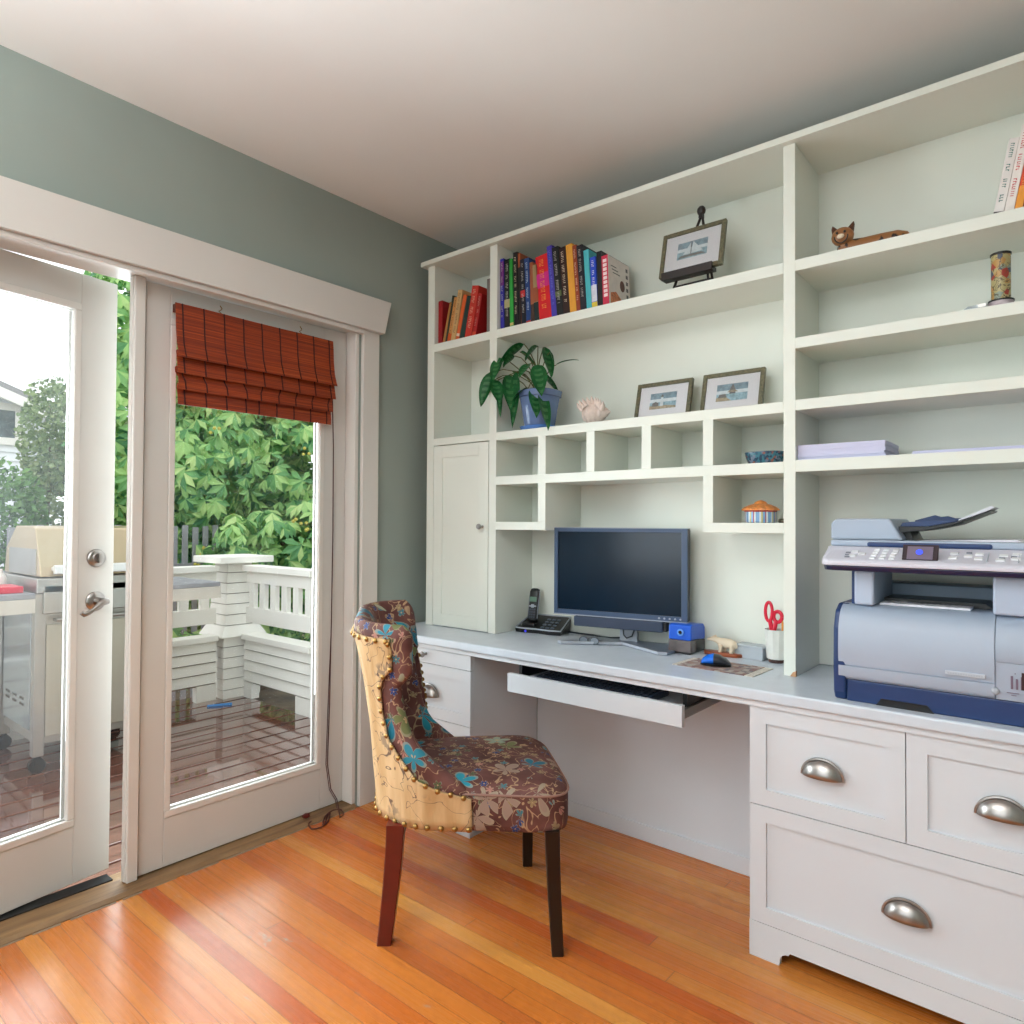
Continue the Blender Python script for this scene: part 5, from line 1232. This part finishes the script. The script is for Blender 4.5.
for p, n_ in blob_points(rnd, blobs, 7200): palmate(m, rnd, p, n_, rnd.uniform(.14, .22))
build('foliage', m, M_chest, parent=t1)
m = MB(); cr = random.Random(8)
for k in range(14):
    c, r = blobs[cr.choice((0, 1, 2, 5, 6))]; v = V((1, cr.uniform(-1, .4), cr.uniform(-.6, .6))).normalized(); p = V((c[0]+v.x*r[0], c[1]+v.y*r[1], c[2]+v.z*r[2]))
    for q in range(3): m.ball(p+V((cr.uniform(-.03,.05), cr.uniform(-.05,.05), cr.uniform(-.05,.05))), .018, 8)
o = build('fruit', m, P('yellow_green_fruit', (196, 186, 84), .5), parent=t1, smooth=True); o['kind'] = 'stuff'
def shrub(name, label, cat, base, blobs, n, L, mat, seed, group=None, dens=1.0):
    r = random.Random(seed); t = thing(name, base, label, cat, group)
    trunk('stem', base, [(c[0], c[1], c[2]) for c, q in blobs[:3]], .06, t)
    m = MB()
    for p, n_ in blob_points(r, blobs, n):
        d = (n_+V((r.uniform(-1,1), r.uniform(-1,1), r.uniform(-.9,.7)))).normalized(); q = r.uniform(.7, 1.3)*L; leaflet(m, p, d, n_, q, q*.36)
    build('foliage', m, mat, parent=t); return t
shrub('garden_tree', 'tall pale green tree behind the hedge, seen through the open door against the white sky', 'tree', (-7.8, .55, -.8), [((-7.8, .52, 2.3), (.5, .30, .75)), ((-7.9, .95, 2.25), (.5, .42, .72)), ((-7.6, .75, 1.5), (.6, .5, .7)), ((-7.8, 1.3, 1.9), (.5, .5, .8))], 8000, .08, M_grey_leaf, 21)
shrub('hedge_shrub', 'rounded green shrub in front of the neighbouring house, left part of the hedge', 'shrub', (-6.9, -1.0, -.8), [((-6.9, -.24, .85), (.5, .5, 1.0)), ((-6.9, -1.0, .85), (.6, .7, 1.0)), ((-6.8, -1.7, .6), (.7, .7, .95))], 12000, .085, M_hedge, 22)
shrub('hedge_shrub', 'dense green shrub right of the first, behind the lid of the grill', 'shrub', (-6.35, .75, -.8), [((-6.35, .72, .65), (.36, .34, .95)), ((-6.3, 1.05, .5), (.36, .36, .9)), ((-6.35, .72, 1.1), (.34, .32, .7))], 4200, .075, M_hedge, 23)
# neighbouring house
nh = thing('neighbour_house', (-12.5, -.6, -.8), 'white clapboard house with a gable roof in the distance beyond the garden', 'house')
hx0, hx1, hy0, hy1, hz = -15.5, -11.5, -4.0, 1.5, 3.14
m = MB(); nL = 26
for k in range(nL):
    z0_ = -.79+(hz+.79)*k/nL; z1_ = -.79+(hz+.79)*(k+1)/nL
    m.prism([(hx1-.05, z0_), (hx1+.03, z0_), (hx1, z1_), (hx1-.05, z1_)], 1, hy0, hy1)
m.box(hx0, hy0, -.79, hx1-.05, hy1, hz)
apy = (hy0+hy1)/2; apz = hz+1.0
m.prism([(hy0, hz), (hy1, hz), (apy, apz)], 0, hx0, hx1)
build('clapboard_walls', m, P('pale_house_paint', (236, 240, 242), .7, var=.02), parent=nh)
m = MB()
for (ya, za, yb, zb_) in ((hy1+.3, hz-.11, apy, apz+.04), (hy0-.3, hz-.11, apy, apz+.04)):
    m.prism([(ya, za), (yb, zb_), (yb, zb_+.1), (ya, za+.1)], 0, hx0-.2, hx1+.35)
rf = build('roof', m, P('grey_roof', (150, 148, 148), .8), parent=nh)
m = MB()
for (ya, za, yb, zb_) in ((hy1+.3, hz-.16, apy, apz-.01), (hy0-.3, hz-.16, apy, apz-.01)): m.prism([(ya, za-.12), (yb, zb_-.12), (yb, zb_+.05), (ya, za+.05)], 0, hx1+.30, hx1+.37)
build('barge_board', m, M_ext, parent=rf)
m = MB(); wy0, wy1, wz0, wz1 = .05, 1.06, 2.62, 3.08
m.box(hx1, wy0-.12, wz0-.12, hx1+.07, wy0, wz1+.12); m.box(hx1, wy1, wz0-.12, hx1+.07, wy1+.12, wz1+.12); m.box(hx1, wy0, wz0-.12, hx1+.07, wy1, wz0); m.box(hx1, wy0, wz1, hx1+.07, wy1, wz1+.12)
wi = build('window', m, M_ext, parent=nh); build('pane', bx((hx1+.02, wy0, wz0, hx1+.04, wy1, wz1)), P('dark_window_glass', (96, 106, 112), .1, var=.4, scale=6), parent=wi)
